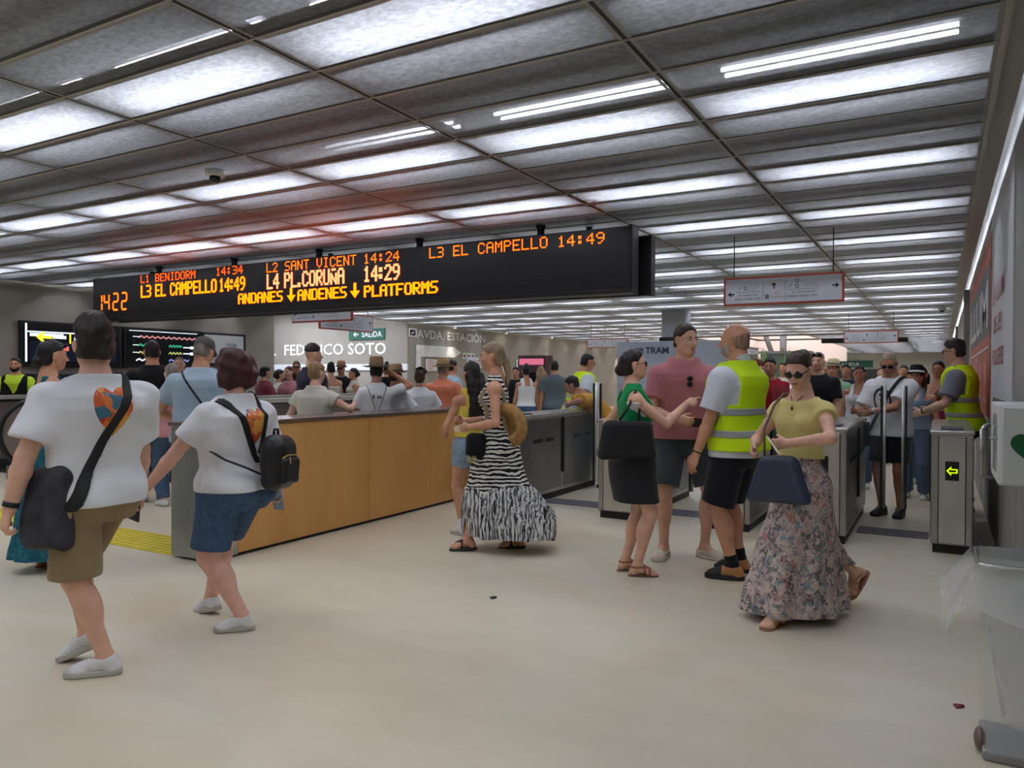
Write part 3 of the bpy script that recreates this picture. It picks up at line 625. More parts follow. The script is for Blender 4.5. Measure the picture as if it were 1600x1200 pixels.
# ------------------------------------------------------------------ right wall: posters, rail, defibrillator cabinet
pr_ = M('poster_red', (170, 76, 58), .45); pc = M('poster_charcoal', (58, 58, 60), .4); pw = M('poster_pale', (206, 208, 212), .5); px_ = WX-.004
t = empty('wall_poster', (WX, 12.3, 0), 0, 'large red poster with charcoal panel on the right wall', 'poster')
MB().box((-.012, -3.1, 1.06), (0, 3.0, 3.0)).build('sheet', pr_, t); MB().box((-.015, -2.9, 1.95), (-.012, 2.7, 2.72)).build('charcoal_panel', pc, t)
text_mesh('LLUM', (-.015, 2.6, 2.05), (0, -1, 0), (0, 0, 1), .5, pw, t, 5.2, .002, bold=.02)
MB().box((-.016, -2.8, 1.80), (-.012, 2.6, 1.825)).build('rule', pw, t)
for i in range(3): text_mesh('horaris', (-.015, 1.8-1.7*i, 1.2), (0, -1, 0), (0, 0, 1), .1, pw, t, 1.2, .002)
for i in range(4):
    mb = MB().box((-.016, -2.3+i*1.25, 1.42), (-.012, -1.9+i*1.25, 1.66)); mb.build('text_block', M('poster_pink', (205, 140, 128), .5), t)
text_mesh('PARADES', (-.015, 0.9, 1.70), (0, -1, 0), (0, 0, 1), .06, pw, t, 1.0, .002)
t = empty('wall_poster', (WX, 7.6, 0), 0, 'white wall panel with red capital lettering above the defibrillator cabinet', 'poster')
MB().box((-.014, -1.2, 1.0), (0, 1.45, 3.1)).build('sheet', pw, t)
for i, (s_, z, h) in enumerate((('LA LLUM', 2.18, .17), ('DE LES', 1.90, .15), ('FOGUERES', 1.60, .15))):
    text_mesh(s_, (-.015, 1.15-.12*(i == 1), z), (0, -1, 0), (0, 0, 1), h, M('poster_ink_red', (176, 78, 70), .5), t, (1.5, 1.1, 1.5)[i], .002, bold=.01)
MB().box((-.016, -.95, 1.02), (-.012, 1.05, 1.30)).build('photo_strip', M('strip_dark', (74, 76, 76), .4), t)
gl = MB()
for i in range(6): gl.box((-.02, -.8+i*.3, 1.03), (-.016, -.68+i*.3, 1.12+.06*(i % 2)))
gl.build('glasses_print', M('strip_pale', (170, 174, 174), .4), t)
struct(MB().box((WX-.09, 16.5, 0), (WX, 16.9, CEIL)).box((WX-.06, 28, 0), (WX, 28.4, CEIL)), 'pillar_right', M('post_grey', (150, 150, 146), .5))
t = empty('wall_rail', (WX, 6.4, 0), 0, 'bent steel tube rail on the right wall beside the last gate', 'rail')
MB().tube([(0, .5, 1.12), (-.15, .45, 1.12), (-.18, .3, 1.09), (-.18, .3, .76), (-.15, .45, .72), (0, .5, .72)], .016, 10).build('loop', M('rail_steel', (196, 196, 194), .25, .8), t)
MB().tube([(0, .5, 1.12), (.0, .5, 1.12), (-.02, .5, 1.12)], .03, 12).tube([(0, .5, .72), (-.02, .5, .72)], .03, 12).build('flange', grey_trim, t)
t = empty('defibrillator_cabinet', (.42, 4.6, .93), 0, 'white defibrillator cabinet with green heart symbol on the right wall', 'cabinet')
rbox('case', (-.165, 0, 0), (.22, .62, .415), white, t, .012); rbox('door', (-.15, -.022, .01), (.215, 0, .405), M('aed_white', (222, 226, 224), .35), t, .008)
hp = []
for k in range(40):
    a = 2*math.pi*k/40; hp.append((.0058*16*math.sin(a)**3 - .02, -.0255, .20 + .0058*(13*math.cos(a)-5*math.cos(2*a)-2*math.cos(3*a)-math.cos(4*a))))
MB().poly(hp, (0, .003, 0)).build('heart_symbol', M('aed_green', (18, 92, 52), .5), t)
MB().poly([(-.025, -.028, .25), (.01, -.028, .25), (-.01, -.028, .21), (.01, -.028, .21), (-.04, -.028, .12), (-.025, -.028, .185), (-.045, -.028, .185)], (0, .002, 0)).build('lightning_symbol', white, t)
MB().box((-.172, .08, .06), (-.165, .3, .36)).build('side_window', M('aed_window', (168, 172, 172), .2), t); MB().tube([(-.2, .02, .24), (-.165, .02, .24)], .008).tube([(-.165, .05, .30), (-.18, .05, .30), (-.18, .05, .18), (-.165, .05, .18)], .005, 8).build('latch', grey_trim, t)
MB().box((.0, .62, .1), (.2, .66, .3)).build('wall_bracket', grey_trim, t)

# ------------------------------------------------------------------ litter bin with clear bag
t = empty('litter_bin', (.33, 3.6, 0), 0, 'clear plastic bag litter bin with metal rim at the right edge', 'bin')
def rr_path(w, d, r, n=6):
    pts = []
    for cx, cy, a0 in ((w-r, d-r, 0), (-w+r, d-r, 90), (-w+r, -d+r, 180), (w-r, -d+r, 270)):
        for k in range(n+1): a = math.radians(a0+90*k/n); pts.append((cx+r*math.cos(a), cy+r*math.sin(a)))
    return pts
def ring_mesh(levels):
    mb = MB(); n = len(levels[0][0]); vs = [(p[0], p[1], z) for pts, z in levels for p in pts]; fs = []
    for k in range(len(levels)-1):
        for i in range(n): j = (i+1) % n; fs.append((k*n+i, k*n+j, (k+1)*n+j, (k+1)*n+i))
    return mb.add(vs, fs, 0, True)
rimp = rr_path(.20, .18, .05)
ring_mesh([(rr_path(.202, .182, .05), .725), (rr_path(.206, .186, .05), .728), (rr_path(.206, .186, .05), .765), (rr_path(.200, .180, .05), .768), (rr_path(.198, .178, .05), .725), (rr_path(.202, .182, .05), .725)]).build('rim', brushed('rim_steel', (190, 188, 184), .22), t)
MB().box((.12, -.1885, .73), (.2, -.1865, .762)).build('rim_label', M('label_maroon', (92, 36, 38), .5), t)
bagm = clear('bin_bag', (236, 239, 240), .30, .14, bump=(7, .9)); bodym = clear('bin_body', (225, 228, 230), .2, .15, bump=(4, .5))
rs = random.Random(9)
def wob(pts, amp, f): return [(p[0]*(1+amp*math.sin(f*i)+amp*.6*math.sin(1.7*f*i+1)), p[1]*(1+amp*math.cos(f*i*1.3))) for i, p in enumerate(pts)]
lv_ = [(rr_path(.196, .176, .05), .77), (rr_path(.19, .17, .05), .68)]
for k in range(8): lv_.append((wob(rr_path(.185-.012*k, .165-.012*k, .05), .035, 1.3+.1*k), .60-.07*k))
ring_mesh(lv_).build('inner_bag', bagm, t)
sk = []
for k in range(8):
    f = k/7; pts = []
    for i, p in enumerate(rr_path(.207, .187, .05)):
        out = max(0, -nrm((p[0], p[1]))[0])**1.3
        fl = .012 + f*(.03 + .13*out) + .010*math.sin(2.6*i)*f
        q = nrm((p[0], p[1])); pts.append((p[0]+q[0]*fl, p[1]+q[1]*fl*.6))
    sk.append((pts, f))
mb = MB(); n = len(sk[0][0]); vs = []; fs = []
for pts, f in sk:
    for i, p in enumerate(pts):
        out = max(0, -nrm((p[0], p[1]))[0]); drop = .24 + .02*math.sin(2.1*i) + .05*math.sin(i*.9) - .09*out
        vs.append((p[0], p[1], .766 - f*drop*1.25))
for k in range(7):
    for i in range(n): j = (i+1) % n; fs.append((k*n+i, k*n+j, (k+1)*n+j, (k+1)*n+i))
mb.add(vs, fs, 0, True).build('bag_cuff', bagm, t)
ring_mesh([(rr_path(.185, .165, .05), .72), (rr_path(.178, .158, .05), .4), (rr_path(.175, .155, .05), .04)]).build('body', bodym, t)
rbox('base', (-.18, -.16, 0), (.18, .16, .04), M('bin_base', (150, 148, 146), .4), t, .01)
MB().tube([(.0, .19, .03), (0, .19, .74)], .018).build('post', MATS['rim_steel'], t); MB().ell((-.185, -.06, .045), (.022, .05, .045)).build('foot', M('bin_foot', (120, 96, 88), .4), t)
# scraps on the floor
def scrap(x, y, c, label):
    rs = random.Random(int(x*100)); o = MB()
    pts = [(.022*math.cos(a)*rs.uniform(.6, 1.3), .03*math.sin(a)*rs.uniform(.5, 1.2)) for a in np.linspace(0, 5.6, 9)]
    o.poly([(p[0], p[1], 0) for p in pts], (0, 0, .006)).ell((.012, .0, .007), (.012, .008, .008)); o = tag(o.build('floor_scrap', c), label, 'litter'); o.location = (x, y, 0)
scrap(-2.59, 4.33, black, 'tiny black scrap on the floor in front of the zebra dress'); scrap(.08, 3.95, M('scrap_red', (110, 30, 30), .5), 'tiny dark red scrap on the floor beside the bin')
# ------------------------------------------------------------------ people: signed distance modelling
F32 = np.float32
def smin(a, b, k):
    h = np.maximum(k - np.abs(a-b), 0)/k
    return np.minimum(a, b) - h*h*(k*.25)
def smax(a, b, k): return -smin(-a, -b, k)
def surface_nets(V, lo, vox):
    ins = V < 0
    nx, ny, nz = V.shape
    def cs(A, i, j, k): return A[i:nx-1+i, j:ny-1+j, k:nz-1+k]
    cnt = np.zeros((nx-1, ny-1, nz-1), np.uint8)
    for i in (0, 1):
        for j in (0, 1):
            for k in (0, 1): cnt += cs(ins, i, j, k)
    act = (cnt > 0) & (cnt < 8)
    I, J, K = np.nonzero(act); N = len(I)
    if N == 0: return np.zeros((0, 3)), np.zeros((0, 4), int)
    idx = np.full(act.shape, -1, np.int64); idx[I, J, K] = np.arange(N)
    acc = np.zeros((N, 3)); n = np.zeros(N)
    corners = [(i, j, k) for i in (0, 1) for j in (0, 1) for k in (0, 1)]
    val = {c: V[I+c[0], J+c[1], K+c[2]].astype(float) for c in corners}
    for a in corners:
        for ax in range(3):
            if a[ax]: continue
            b = list(a); b[ax] = 1; b = tuple(b)
            va, vb = val[a], val[b]; m = (va < 0) != (vb < 0)
            t = np.where(m, va/np.where(va == vb, 1, va-vb), 0)
            p = np.zeros((N, 3)); p[:] = a; p[:, ax] += t
            acc[m] += p[m]; n += m
    P = np.stack([I, J, K], 1) + acc/np.maximum(n, 1)[:, None]
    quads = []
    for ax in range(3):
        sl0 = [slice(1, -1)]*3; sl1 = [slice(1, -1)]*3
        sl0[ax] = slice(0, V.shape[ax]-1); sl1[ax] = slice(1, V.shape[ax])
        s0, s1 = ins[tuple(sl0)], ins[tuple(sl1)]
        E_ = np.nonzero(s0 != s1); fl = s0[E_]
        e = [E_[d] + (0 if d == ax else 1) for d in range(3)]
        u, w = (ax+1) % 3, (ax+2) % 3
        def g(du, dw):
            q = list(e); q[u] = q[u]-du; q[w] = q[w]-dw; return idx[q[0], q[1], q[2]]
        q = np.stack([g(1, 1), g(0, 1), g(0, 0), g(1, 0)], 1)
        q = np.where(fl[:, None], q, q[:, ::-1]); quads.append(q)
    Q = np.concatenate(quads); Q = Q[(Q >= 0).all(1)]
    return P*vox + lo, Q
def net_object(name, V, lo, vox, m, parent=None, s=1.0, smooth_it=1):
    mask = V < vox*2.2
    sl = []
    for ax in range(3):
        w = np.nonzero(mask.any(axis=tuple(a for a in range(3) if a != ax)))[0]
        if len(w) == 0: return None
        sl.append(slice(max(0, w[0]-1), min(V.shape[ax], w[-1]+2)))
    lo2 = np.array([lo[a] + sl[a].start*vox for a in range(3)])
    P, Q = surface_nets(V[tuple(sl)], lo2, vox)
    if len(Q) == 0: return None
    for _ in range(smooth_it):
        A = np.zeros_like(P); c = np.zeros(len(P))
        for a, b in ((0, 1), (1, 2), (2, 3), (3, 0)):
            np.add.at(A, Q[:, a], P[Q[:, b]]); np.add.at(A, Q[:, b], P[Q[:, a]]); np.add.at(c, Q[:, a], 1); np.add.at(c, Q[:, b], 1)
        P = P*.5 + .5*A/np.maximum(c, 1)[:, None]
    me = bpy.data.meshes.new(name); P = P*s
    me.vertices.add(len(P)); me.vertices.foreach_set('co', P.astype(F32).ravel())
    me.loops.add(Q.size); me.loops.foreach_set('vertex_index', Q.ravel().astype(np.int32))
    me.polygons.add(len(Q)); me.polygons.foreach_set('loop_start', np.arange(0, Q.size, 4, dtype=np.int32))
    me.polygons.foreach_set('loop_total', np.full(len(Q), 4, np.int32)); me.polygons.foreach_set('use_smooth', np.ones(len(Q), bool))
    me.materials.append(m); me.update(calc_edges=True); me.validate()
    o = bpy.data.objects.new(name, me); COL.objects.link(o)
    if parent: o.parent = parent
    return o
class Grid:
    def __init__(g, lo, hi, vox):
        g.lo = np.array(lo, float); g.vox = vox; g.n = [int((b-a)/vox)+2 for a, b in zip(lo, hi)]
        g.ax = [(g.lo[a] + vox*np.arange(g.n[a])).astype(F32) for a in range(3)]
        g.x, g.y, g.z = g.ax[0][:, None, None], g.ax[1][None, :, None], g.ax[2][None, None, :]
    def new(g, v=.4): return np.full(g.n, v, F32)
    def sub(g, lo, hi):
        s = []
        for a in range(3):
            i0 = int(np.clip((lo[a]-g.lo[a])/g.vox, 0, g.n[a]-1)); i1 = int(np.clip((hi[a]-g.lo[a])/g.vox+2, 1, g.n[a])); s.append(slice(i0, max(i1, i0+1)))
        return tuple(s), g.ax[0][s[0]][:, None, None], g.ax[1][s[1]][None, :, None], g.ax[2][s[2]][None, None, :]
    def cone(g, F, a, b, r1, r2, k=.02, pad=.06, cutter=None):
        a, b = np.array(a, float), np.array(b, float); r = max(r1, r2)+pad
        s, x, y, z = g.sub(np.minimum(a, b)-r, np.maximum(a, b)+r); d = b-a; L = max(d@d, 1e-9)
        t = np.clip(((x-a[0])*d[0]+(y-a[1])*d[1]+(z-a[2])*d[2])/L, 0, 1)
        D = np.sqrt((x-a[0]-t*d[0])**2+(y-a[1]-t*d[1])**2+(z-a[2]-t*d[2])**2) - (r1+(r2-r1)*t)
        if cutter is not None: D = np.maximum(D, cutter(x, y, z))
        F[s] = smin(F[s], D.astype(F32), k) if k > 0 else np.minimum(F[s], D)
    def ell(g, F, c, r, R=None, k=.02, pad=.06, sub=False):
        R = np.eye(3) if R is None else R; c = np.array(c, float); e = np.abs(R) @ np.array(r) + pad
        s, x, y, z = g.sub(c-e, c+e); X, Y, Z = x-c[0], y-c[1], z-c[2]
        q = [R[0, i]*X + R[1, i]*Y + R[2, i]*Z for i in range(3)]
        k0 = np.sqrt(sum((q[i]/r[i])**2 for i in range(3)))+1e-6; k1 = np.sqrt(sum((q[i]/r[i]**2)**2 for i in range(3)))+1e-6
        D = (k0*(k0-1)/k1).astype(F32)
        F[s] = smax(F[s], -D, k) if sub else smin(F[s], D, k)
def rotm(yaw=0, pitch=0, roll=0):
    """yaw + = turn left, pitch + = look down, roll + = tilt right"""
    y, p, r = map(math.radians, (yaw, -pitch, roll))
    Rz = np.array([[math.cos(y), -math.sin(y), 0], [math.sin(y), math.cos(y), 0], [0, 0, 1]])
    Rx = np.array([[1, 0, 0], [0, math.cos(p), -math.sin(p)], [0, math.sin(p), math.cos(p)]])
    Ry = np.array([[math.cos(r), 0, math.sin(r)], [0, 1, 0], [-math.sin(r), 0, math.cos(r)]])
    return Rz @ Rx @ Ry
def ik(a, t, l1, l2, pole):
    a, t = np.array(a, float), np.array(t, float); d = t-a; L = np.linalg.norm(d); L2 = min(L, (l1+l2)*.9985); d = d/L
    t = a + d*L2; c = (l1*l1 - l2*l2 + L2*L2)/(2*L2); h = math.sqrt(max(l1*l1-c*c, 0)); p = np.array(pole, float); p = nrm(p - d*np.dot(p, d))
    return a + d*c + p*h, t
TAB_M = [(.79, .150, .085, .105), (.86, .166, .10, .128), (.95, .163, .10, .118), (1.04, .150, .103, .092), (1.15, .152, .105, .088), (1.25, .163, .112, .102), (1.33, .172, .114, .116), (1.39, .158, .098, .112), (1.43, .128, .080, .098), (1.47, .092, .062, .078), (1.53, .058, .05, .06)]
TAB_F = [(.79, .150, .085, .108), (.86, .174, .098, .138), (.95, .166, .097, .122), (1.04, .138, .092, .085), (1.11, .128, .088, .078), (1.20, .138, .098, .088), (1.29, .150, .106, .098), (1.36, .146, .098, .100), (1.41, .120, .076, .088), (1.46, .08, .055, .070), (1.53, .050, .045, .055)]
class Person:
    def __init__(p, label, pos, rz, top=None, H=None, sex='m', fat=1.0, lean=0, side=0, twist=0, head=(0, 0, 0), legs=None, arms=None, hands=('relax', 'relax'),
                 skin_m=None, vox=.0075, hand_dir=(None, None), palm=(None, None), group=None, bust=1.0, sit=0, armfat=1.0, feet='shoe', face=True, box=.62, hsc=1.0):
        p.vox, p.sex, p.fat, p.label, p.feet, p.sk = vox, sex, fat, label, feet, skin_m
        p.tab = np.array(TAB_F if sex == 'f' else TAB_M); p.tab = p.tab.copy()
        p.tab[:, 1] *= 1+(fat-1)*.8; p.tab[:, 2:] *= fat; p.tab[-3:, 1:] /= (1+(fat-1)*.8)
        p.lean, p.side, p.twist = math.radians(lean), math.radians(side), math.radians(twist)
        f = 1+(fat-1)*.8; hw = (.088 if sex == 'f' else .086)*f
        legs = legs or {}; L = {}
        for s, sg in (('l', -1), ('r', 1)): L[s] = legs.get(s, (sg*.095*f, .0, .085, sg*-8, 0))
        drop = 0
        for s, sg in (('l', -1), ('r', 1)):
            x, y, z = L[s][:3]; d2 = (x-sg*hw)**2+y*y; need = .90-z-math.sqrt(max(.832**2-d2, .01)); drop = max(drop, need)
        p.drop = drop + sit; p.zp = .93
        # joints
        p.hip, p.knee, p.ank = {}, {}, {}
        for s, sg in (('l', -1), ('r', 1)):
            p.hip[s] = np.array([sg*hw, 0, .90-p.drop]); yw = math.radians(L[s][3])
            p.knee[s], p.ank[s] = ik(p.hip[s], L[s][:3], .42, .42, (-math.sin(yw)*.8+sg*.05, math.cos(yw), .1))
        p.L = L
        shw = (.188 if sex == 'm' else .165)*(1+(fat-1)*.6)
        p.sh, p.el, p.wr = {}, {}, {}
        arms = arms or {}
        for s, sg in (('l', -1), ('r', 1)):
            p.sh[s] = p.pt((sg*shw, -.012, 1.368 if sex == 'm' else 1.362))
            a = arms.get(s, (sg*(.27*f), .06, .80)); tgt = np.array(a[:3], float)
            pole = a[3] if len(a) > 3 else (sg*.5, -1, -.2)
            p.el[s], p.wr[s] = ik(p.sh[s], tgt, .285, .255, pole)
        p.neck = p.pt((0, -.02, 1.50)); nk = p.pt((0, .005, 1.555))
        p.R = rotm(head[0]+twist, head[1]+lean*.35, head[2]); p.hc = nk + p.R @ np.array([0, .012, .085])
        p.hs = (.97 if sex == 'm' else .94)*hsc
        ztop_ = p.hc[2] + .122*p.hs*(abs(p.R[2, 2])**.5)
        p.s = (top/ztop_) if top else H/1.75
        hands_z = [p.wr[s][2] for s in 'lr']
        lo = np.array([-box, -box, -.02]); hi = np.array([box, box, p.hc[2]+.26])
        pts = [p.wr['l'], p.wr['r'], p.ank['l'], p.ank['r'], p.hc, p.el['l'], p.el['r']]
        for q in pts: lo = np.minimum(lo, q-.24); hi = np.maximum(hi, q+.24)
        allp = np.array(pts + [p.sh['l'], p.sh['r'], p.hip['l'], p.hip['r']]); lo[:2] = np.maximum(lo[:2], allp[:, :2].min(0)-.34); hi[:2] = np.minimum(hi[:2], allp[:, :2].max(0)+.34)
        lo[2] = -.02; p.g = g = Grid(lo, hi, vox/p.s)
        # fields
        p.T = p.torso(p.tab)
        if sex == 'f':
            for sg in (-1, 1): g.ell(p.T, p.pt((sg*.066*f, .075*fat, 1.285)), (.062*f*bust, .056*bust*fat, .062*bust), k=.035)
            for sg in (-1, 1): g.ell(p.T, p.pt((sg*.075*f, -.07*fat, .885)), (.085*f, .085*fat, .095), k=.04)
        else:
            for sg in (-1, 1): g.ell(p.T, p.pt((sg*.07*f, -.06*fat, .885)), (.08*f, .08*fat, .09), k=.04)
        rs = .060 if sex == 'm' else .050
        p.T0 = p.T.copy()
        for s in 'lr':
            c = p.pt((sg*.06, -.012, 1.415)); g.cone(p.T, c, p.sh[s], rs*.72, rs*.95, k=.035)
        g.cone(p.T, p.pt((0, -.03, 1.46)), p.hc + p.R @ np.array([0, -.025, -.06]), .062 if sex == 'm' else .050, .056 if sex == 'm' else .047, k=.03)
        ar = (1.0 if sex == 'm' else .82)*armfat
        p.ar = ar
        p.UA, p.FA = g.new(), g.new()
        for s, sg in (('l', -1), ('r', 1)):
            sh, el, wr = p.sh[s], p.el[s], p.wr[s]
            g.ell(p.UA, sh, (rs*1.0, rs*1.02, rs*1.0), k=.02)
            m = sh*.55+el*.45; g.cone(p.UA, sh, m, .052*ar, .046*ar, k=.02); g.cone(p.UA, m, el, .046*ar, .039*ar, k=.02)
            m = el*.72+wr*.28; g.cone(p.FA, el, m, .038*ar, .042*ar, k=.015); g.cone(p.FA, m, wr, .042*ar, .0275*(ar**.4), k=.015)
            p.hand(s, sg, hands[0 if s == 'l' else 1], hand_dir[0 if s == 'l' else 1], palm[0 if s == 'l' else 1])
        p.LG = g.new(); lf = (1.0 if sex == 'm' else 1.02)*(1+(fat-1)*.9); p.lf = lf
        for s, sg in (('l', -1), ('r', 1)):
            h, kn, an = p.hip[s], p.knee[s], p.ank[s]; G_ = g.new()
            m = h*.6+kn*.4; g.cone(G_, h, m, .090*lf, .078*lf, k=.02); g.cone(G_, m, kn, .078*lf, .054*(lf**.8), k=.02)
            g.cone(G_, kn, an, .052*(lf**.8), .034*(lf**.5), k=.02)
            d = nrm(an-kn); bk = nrm(np.cross(d, np.cross((kn-h), d)) + 1e-6); fwd = np.array([-math.sin(math.radians(L[s][3])), math.cos(math.radians(L[s][3])), 0])
            bk = -nrm(fwd - d*(fwd@d)); c = kn*.70+an*.30 + bk*.018
            zax = d; xax = nrm(np.cross(fwd, zax)); Rc = np.stack([xax, np.cross(zax, xax), zax], 1)
            g.ell(G_, c, (.052*(lf**.8), .054*(lf**.8), .125), Rc, k=.03)
            p.foot(G_, s, bare=True)
            p.LG = np.minimum(p.LG, G_)
        p.HD = g.new(); p.headfield()
        B = smin(p.T, p.UA, .03); B = smin(B, p.FA, .018) if False else np.minimum(B, p.FA); B = smin(B, smin(p.UA, p.FA, .02), .002)
        B = smin(B, p.LG, .035); B = smin(B, p.HD, .022)
        p.body = net_object('person', B, g.lo, g.vox, skin_m, None, p.s)
        b = p.body; b.location = (pos[0], pos[1], 0); b.rotation_euler = (0, 0, rz); tag(b, label, 'person', group)
        p.outer = p.T.copy(); p.pos, p.rz = pos, rz
        if face: p.face()
    def spine(p, z):
        return max(0., z-p.zp)
    def pt(p, q):
        x, y, z = q; h = max(0., z-p.zp); a = p.twist*min(1, max(0, (z-1.0)/.38))
        X, Y = x*math.cos(a)-y*math.sin(a), x*math.sin(a)+y*math.cos(a)
        hh = h*math.cos(p.lean)*math.cos(p.side)
        return np.array([X + math.sin(p.side)*h, Y + math.sin(p.lean)*h, (min(z, p.zp)+hh) - p.drop])
    def torso(p, tab, n=2.35):
        g = p.g; zz = g.z + p.drop; h = np.maximum(0, zz-p.zp); cl = math.cos(p.lean)*math.cos(p.side)
        hr = h/cl; z = np.minimum(zz, p.zp)+hr
        x = g.x - math.sin(p.side)*hr; y = (g.y - math.sin(p.lean)*hr)
        a = p.twist*np.clip((z-1.0)/.38, 0, 1); X = x*np.cos(a)+y*np.sin(a); Y = -x*np.sin(a)+y*np.cos(a)
        w, f, b = (np.interp(z.ravel(), tab[:, 0], tab[:, i]).reshape(z.shape).astype(F32) for i in (1, 2, 3))
        sp = max(.55, math.cos(p.lean)); d = np.where(Y > 0, f, b)/sp
        q = ((np.abs(X)/w)**n + (np.abs(Y)/d)**n + 1e-9)**(1/n)
        F = (q-1)*np.minimum(w, d)*.92
        p.zrest = z.astype(F32)
        return np.maximum(F, np.maximum(z-tab[-1, 0], tab[0, 0]-z)).astype(F32)
    def hand(p, s, sg, pose, d=None, pn=None):
        g, F, wr = p.g, p.FA, p.wr[s]; k = (.95 if p.sex == 'm' else .86)
        d = nrm(d) if d is not None else nrm(p.wr[s]-p.el[s])
        n = np.array(pn, float) if pn is not None else np.array([-sg*1., 0, 0]) + np.array([0, -.25, 0])
        n = nrm(n - d*(n@d)); ac = np.cross(n, d)*1.0         # across the palm
        fw = np.array([0, 1, .3]) if pn is None else np.array([0, 1, 1.])
        if ac @ fw < 0: ac = -ac                               # ac points to the thumb side
        p.hf = getattr(p, 'hf', {}); p.hf[s] = (wr, d, n, ac)
        R = np.stack([ac, d, n], 1)
        g.ell(F, wr+d*.048*k, (.041*k, .054*k, .0175*k), R, k=.012); g.ell(F, wr+d*.072*k, (.041*k, .026*k, .014*k), R, k=.01)
        curl = {'relax': (18, 24, 16), 'hold': (38, 55, 35), 'fist': (65, 85, 50), 'flat': (4, 6, 4), 'point': (62, 85, 50), 'pinch': (45, 45, 20)}[pose]
        far = g.vox*p.s > .009
        for i, (off, L) in enumerate(((.029, .070), (.010, .078), (-.010, .072), (-.028, .056))):
            c = (4, 5, 3) if (pose == 'point' and i == 0) else tuple(v*(1+.12*(i-1)) for v in curl)
            q = wr + d*.088*k + ac*off*k - (d*.006*k if i in (0, 3) else 0); ang = 0; r = (.0092 if not far else .012)*k
            for seg, (fr, cc) in enumerate(zip((.45, .31, .24), c)):
                ang += math.radians(cc); v = d*math.cos(ang)+n*math.sin(ang) + ac*off*.6
                e = q + nrm(v)*L*fr*k; g.cone(F, q, e, r, r*.9, k=.004, pad=.03); q = e; r *= .93
        t0 = wr+d*.022*k+ac*.026*k; a = {'relax': (.75, .45), 'hold': (.6, .9), 'fist': (.5, .9), 'flat': (.85, .1), 'point': (.5, .9), 'pinch': (.5, .8)}[pose]
        t1 = t0 + nrm(ac*a[0]+d*.75+n*a[1]*.6)*.045*k; t2 = t1 + nrm(ac*.15+d*.9+n*a[1]*.8)*.032*k
        g.cone(F, t0, t1, .0135*k, .0105*k, k=.01, pad=.03); g.cone(F, t1, t2, .0105*k, .009*k, k=.004, pad=.03)
    def footframe(p, s):
        x, y, z, yaw, pitch = (list(p.L[s])+[0, 0])[:5]; Rf = rotm(yaw, pitch)
        return p.ank[s], Rf
    def foot(p, F, s, bare=True, infl=0.):
        g = p.g; a, R = p.footframe(s); T = lambda q: a + R @ (np.array(q) - np.array([0, 0, .085])); k = 1.0 if p.sex == 'm' else .9
        up = R[:, 2]; o = a - up*.085
        cut = lambda x, y, z: -((x-o[0])*up[0]+(y-o[1])*up[1]+(z-o[2])*up[2]) + .008
        g.cone(F, T((0, 0, .085)), T((0, -.032*k, .036)), .035+infl, .033+infl, k=.02, cutter=cut)
        g.cone(F, T((0, .01, .068)), T((.0, .11*k, .030)), .036+infl, .030+infl, k=.025, cutter=cut)
        g.cone(F, T((-.014, .115*k, .026)), T((.014, .12*k, .026)), .027+infl*.8, .027+infl*.8, k=.02, cutter=cut)
        g.cone(F, T((-.018, .14*k, .020)), T((.020, .155*k, .020)), .017+infl, .019+infl, k=.02, cutter=cut)
    # head ------------------------------------------------------------
    def hp(p, q): return p.hc + p.R @ (np.array(q, float)*p.hs)
    def headfield(p):
        g, F, R, h = p.g, p.HD, p.R, p.hs
        E = lambda c, r, k=.02, RR=None, sub=False: g.ell(F, p.hp(c), np.array(r)*h, R if RR is None else R @ RR, k=k, sub=sub)
        m = p.sex == 'm'
        E((0, -.014, .032), (.075, .096, .090)); E((0, .018, -.028), (.061, .076, .086), .03)
        E((0, .042, -.088), (.044 if m else .036, .040, .026), .03)
        g.cone(F, p.hp((-.042, .0, -.062)), p.hp((.042, .0, -.062)), .030*h, .030*h, k=.03)
        for sg in (-1, 1): E((sg*.036, .056, -.022), (.026, .028, .026), .02)
        g.cone(F, p.hp((-.034, .076, .026)), p.hp((.034, .076, .026)), .012*h, .012*h, k=.015)
        for sg in (-1, 1): E((sg*.031, .098, .006), (.017, .018, .011), .012, sub=True)
        g.cone(F, p.hp((0, .085, .016)), p.hp((0, .112, -.026)), .009*h, (.0135 if m else .011)*h, k=.012, pad=.03)
        for sg in (-1, 1): E((sg*.012, .100, -.030), (.009, .010, .008), .008)
        E((0, .086, -.056), (.024, .012, .007), .008); E((0, .084, -.068), (.021, .012, .007), .008)
        for sg in (-1, 1):
            E((sg*.080, -.008, -.004), (.013, .021, .033), .008, rotm(sg*-26, 0, sg*8)); E((sg*.074, .0, -.024), (.008, .012, .014), .006)
    def face(p, iris=(70, 45, 30), brow=(50, 36, 28), lip=None):
        lip = lip or ((176, 96, 88) if p.sex == 'f' else (170, 108, 96))
        mb = MB()
        for sg in (-1, 1):
            mb.ell(p.hp((sg*.031, .0815, .006))*p.s, np.array((.0115, .0095, .0062))*p.s, p.R, 0, 10, 7)
            mb.ell(p.hp((sg*.031, .0885, .006))*p.s, np.array((.0055, .0045, .0058))*p.s, p.R, 1, 8, 6)
        mb.build('eyes', [M('eye_white', (196, 188, 182), .3), M('iris_brown', iris, .2)], p.body)
        mb = MB()
        for sg in (-1, 1): mb.tube([p.hp(q)*p.s for q in ((sg*.014, .089, .022), (sg*.030, .087, .0285), (sg*.047, .073, .022))], [.0042*p.s, .005*p.s, .0025*p.s], 6)
        mb.build('eyebrows', M('brow_%d' % brow[0], brow, .8), p.body)
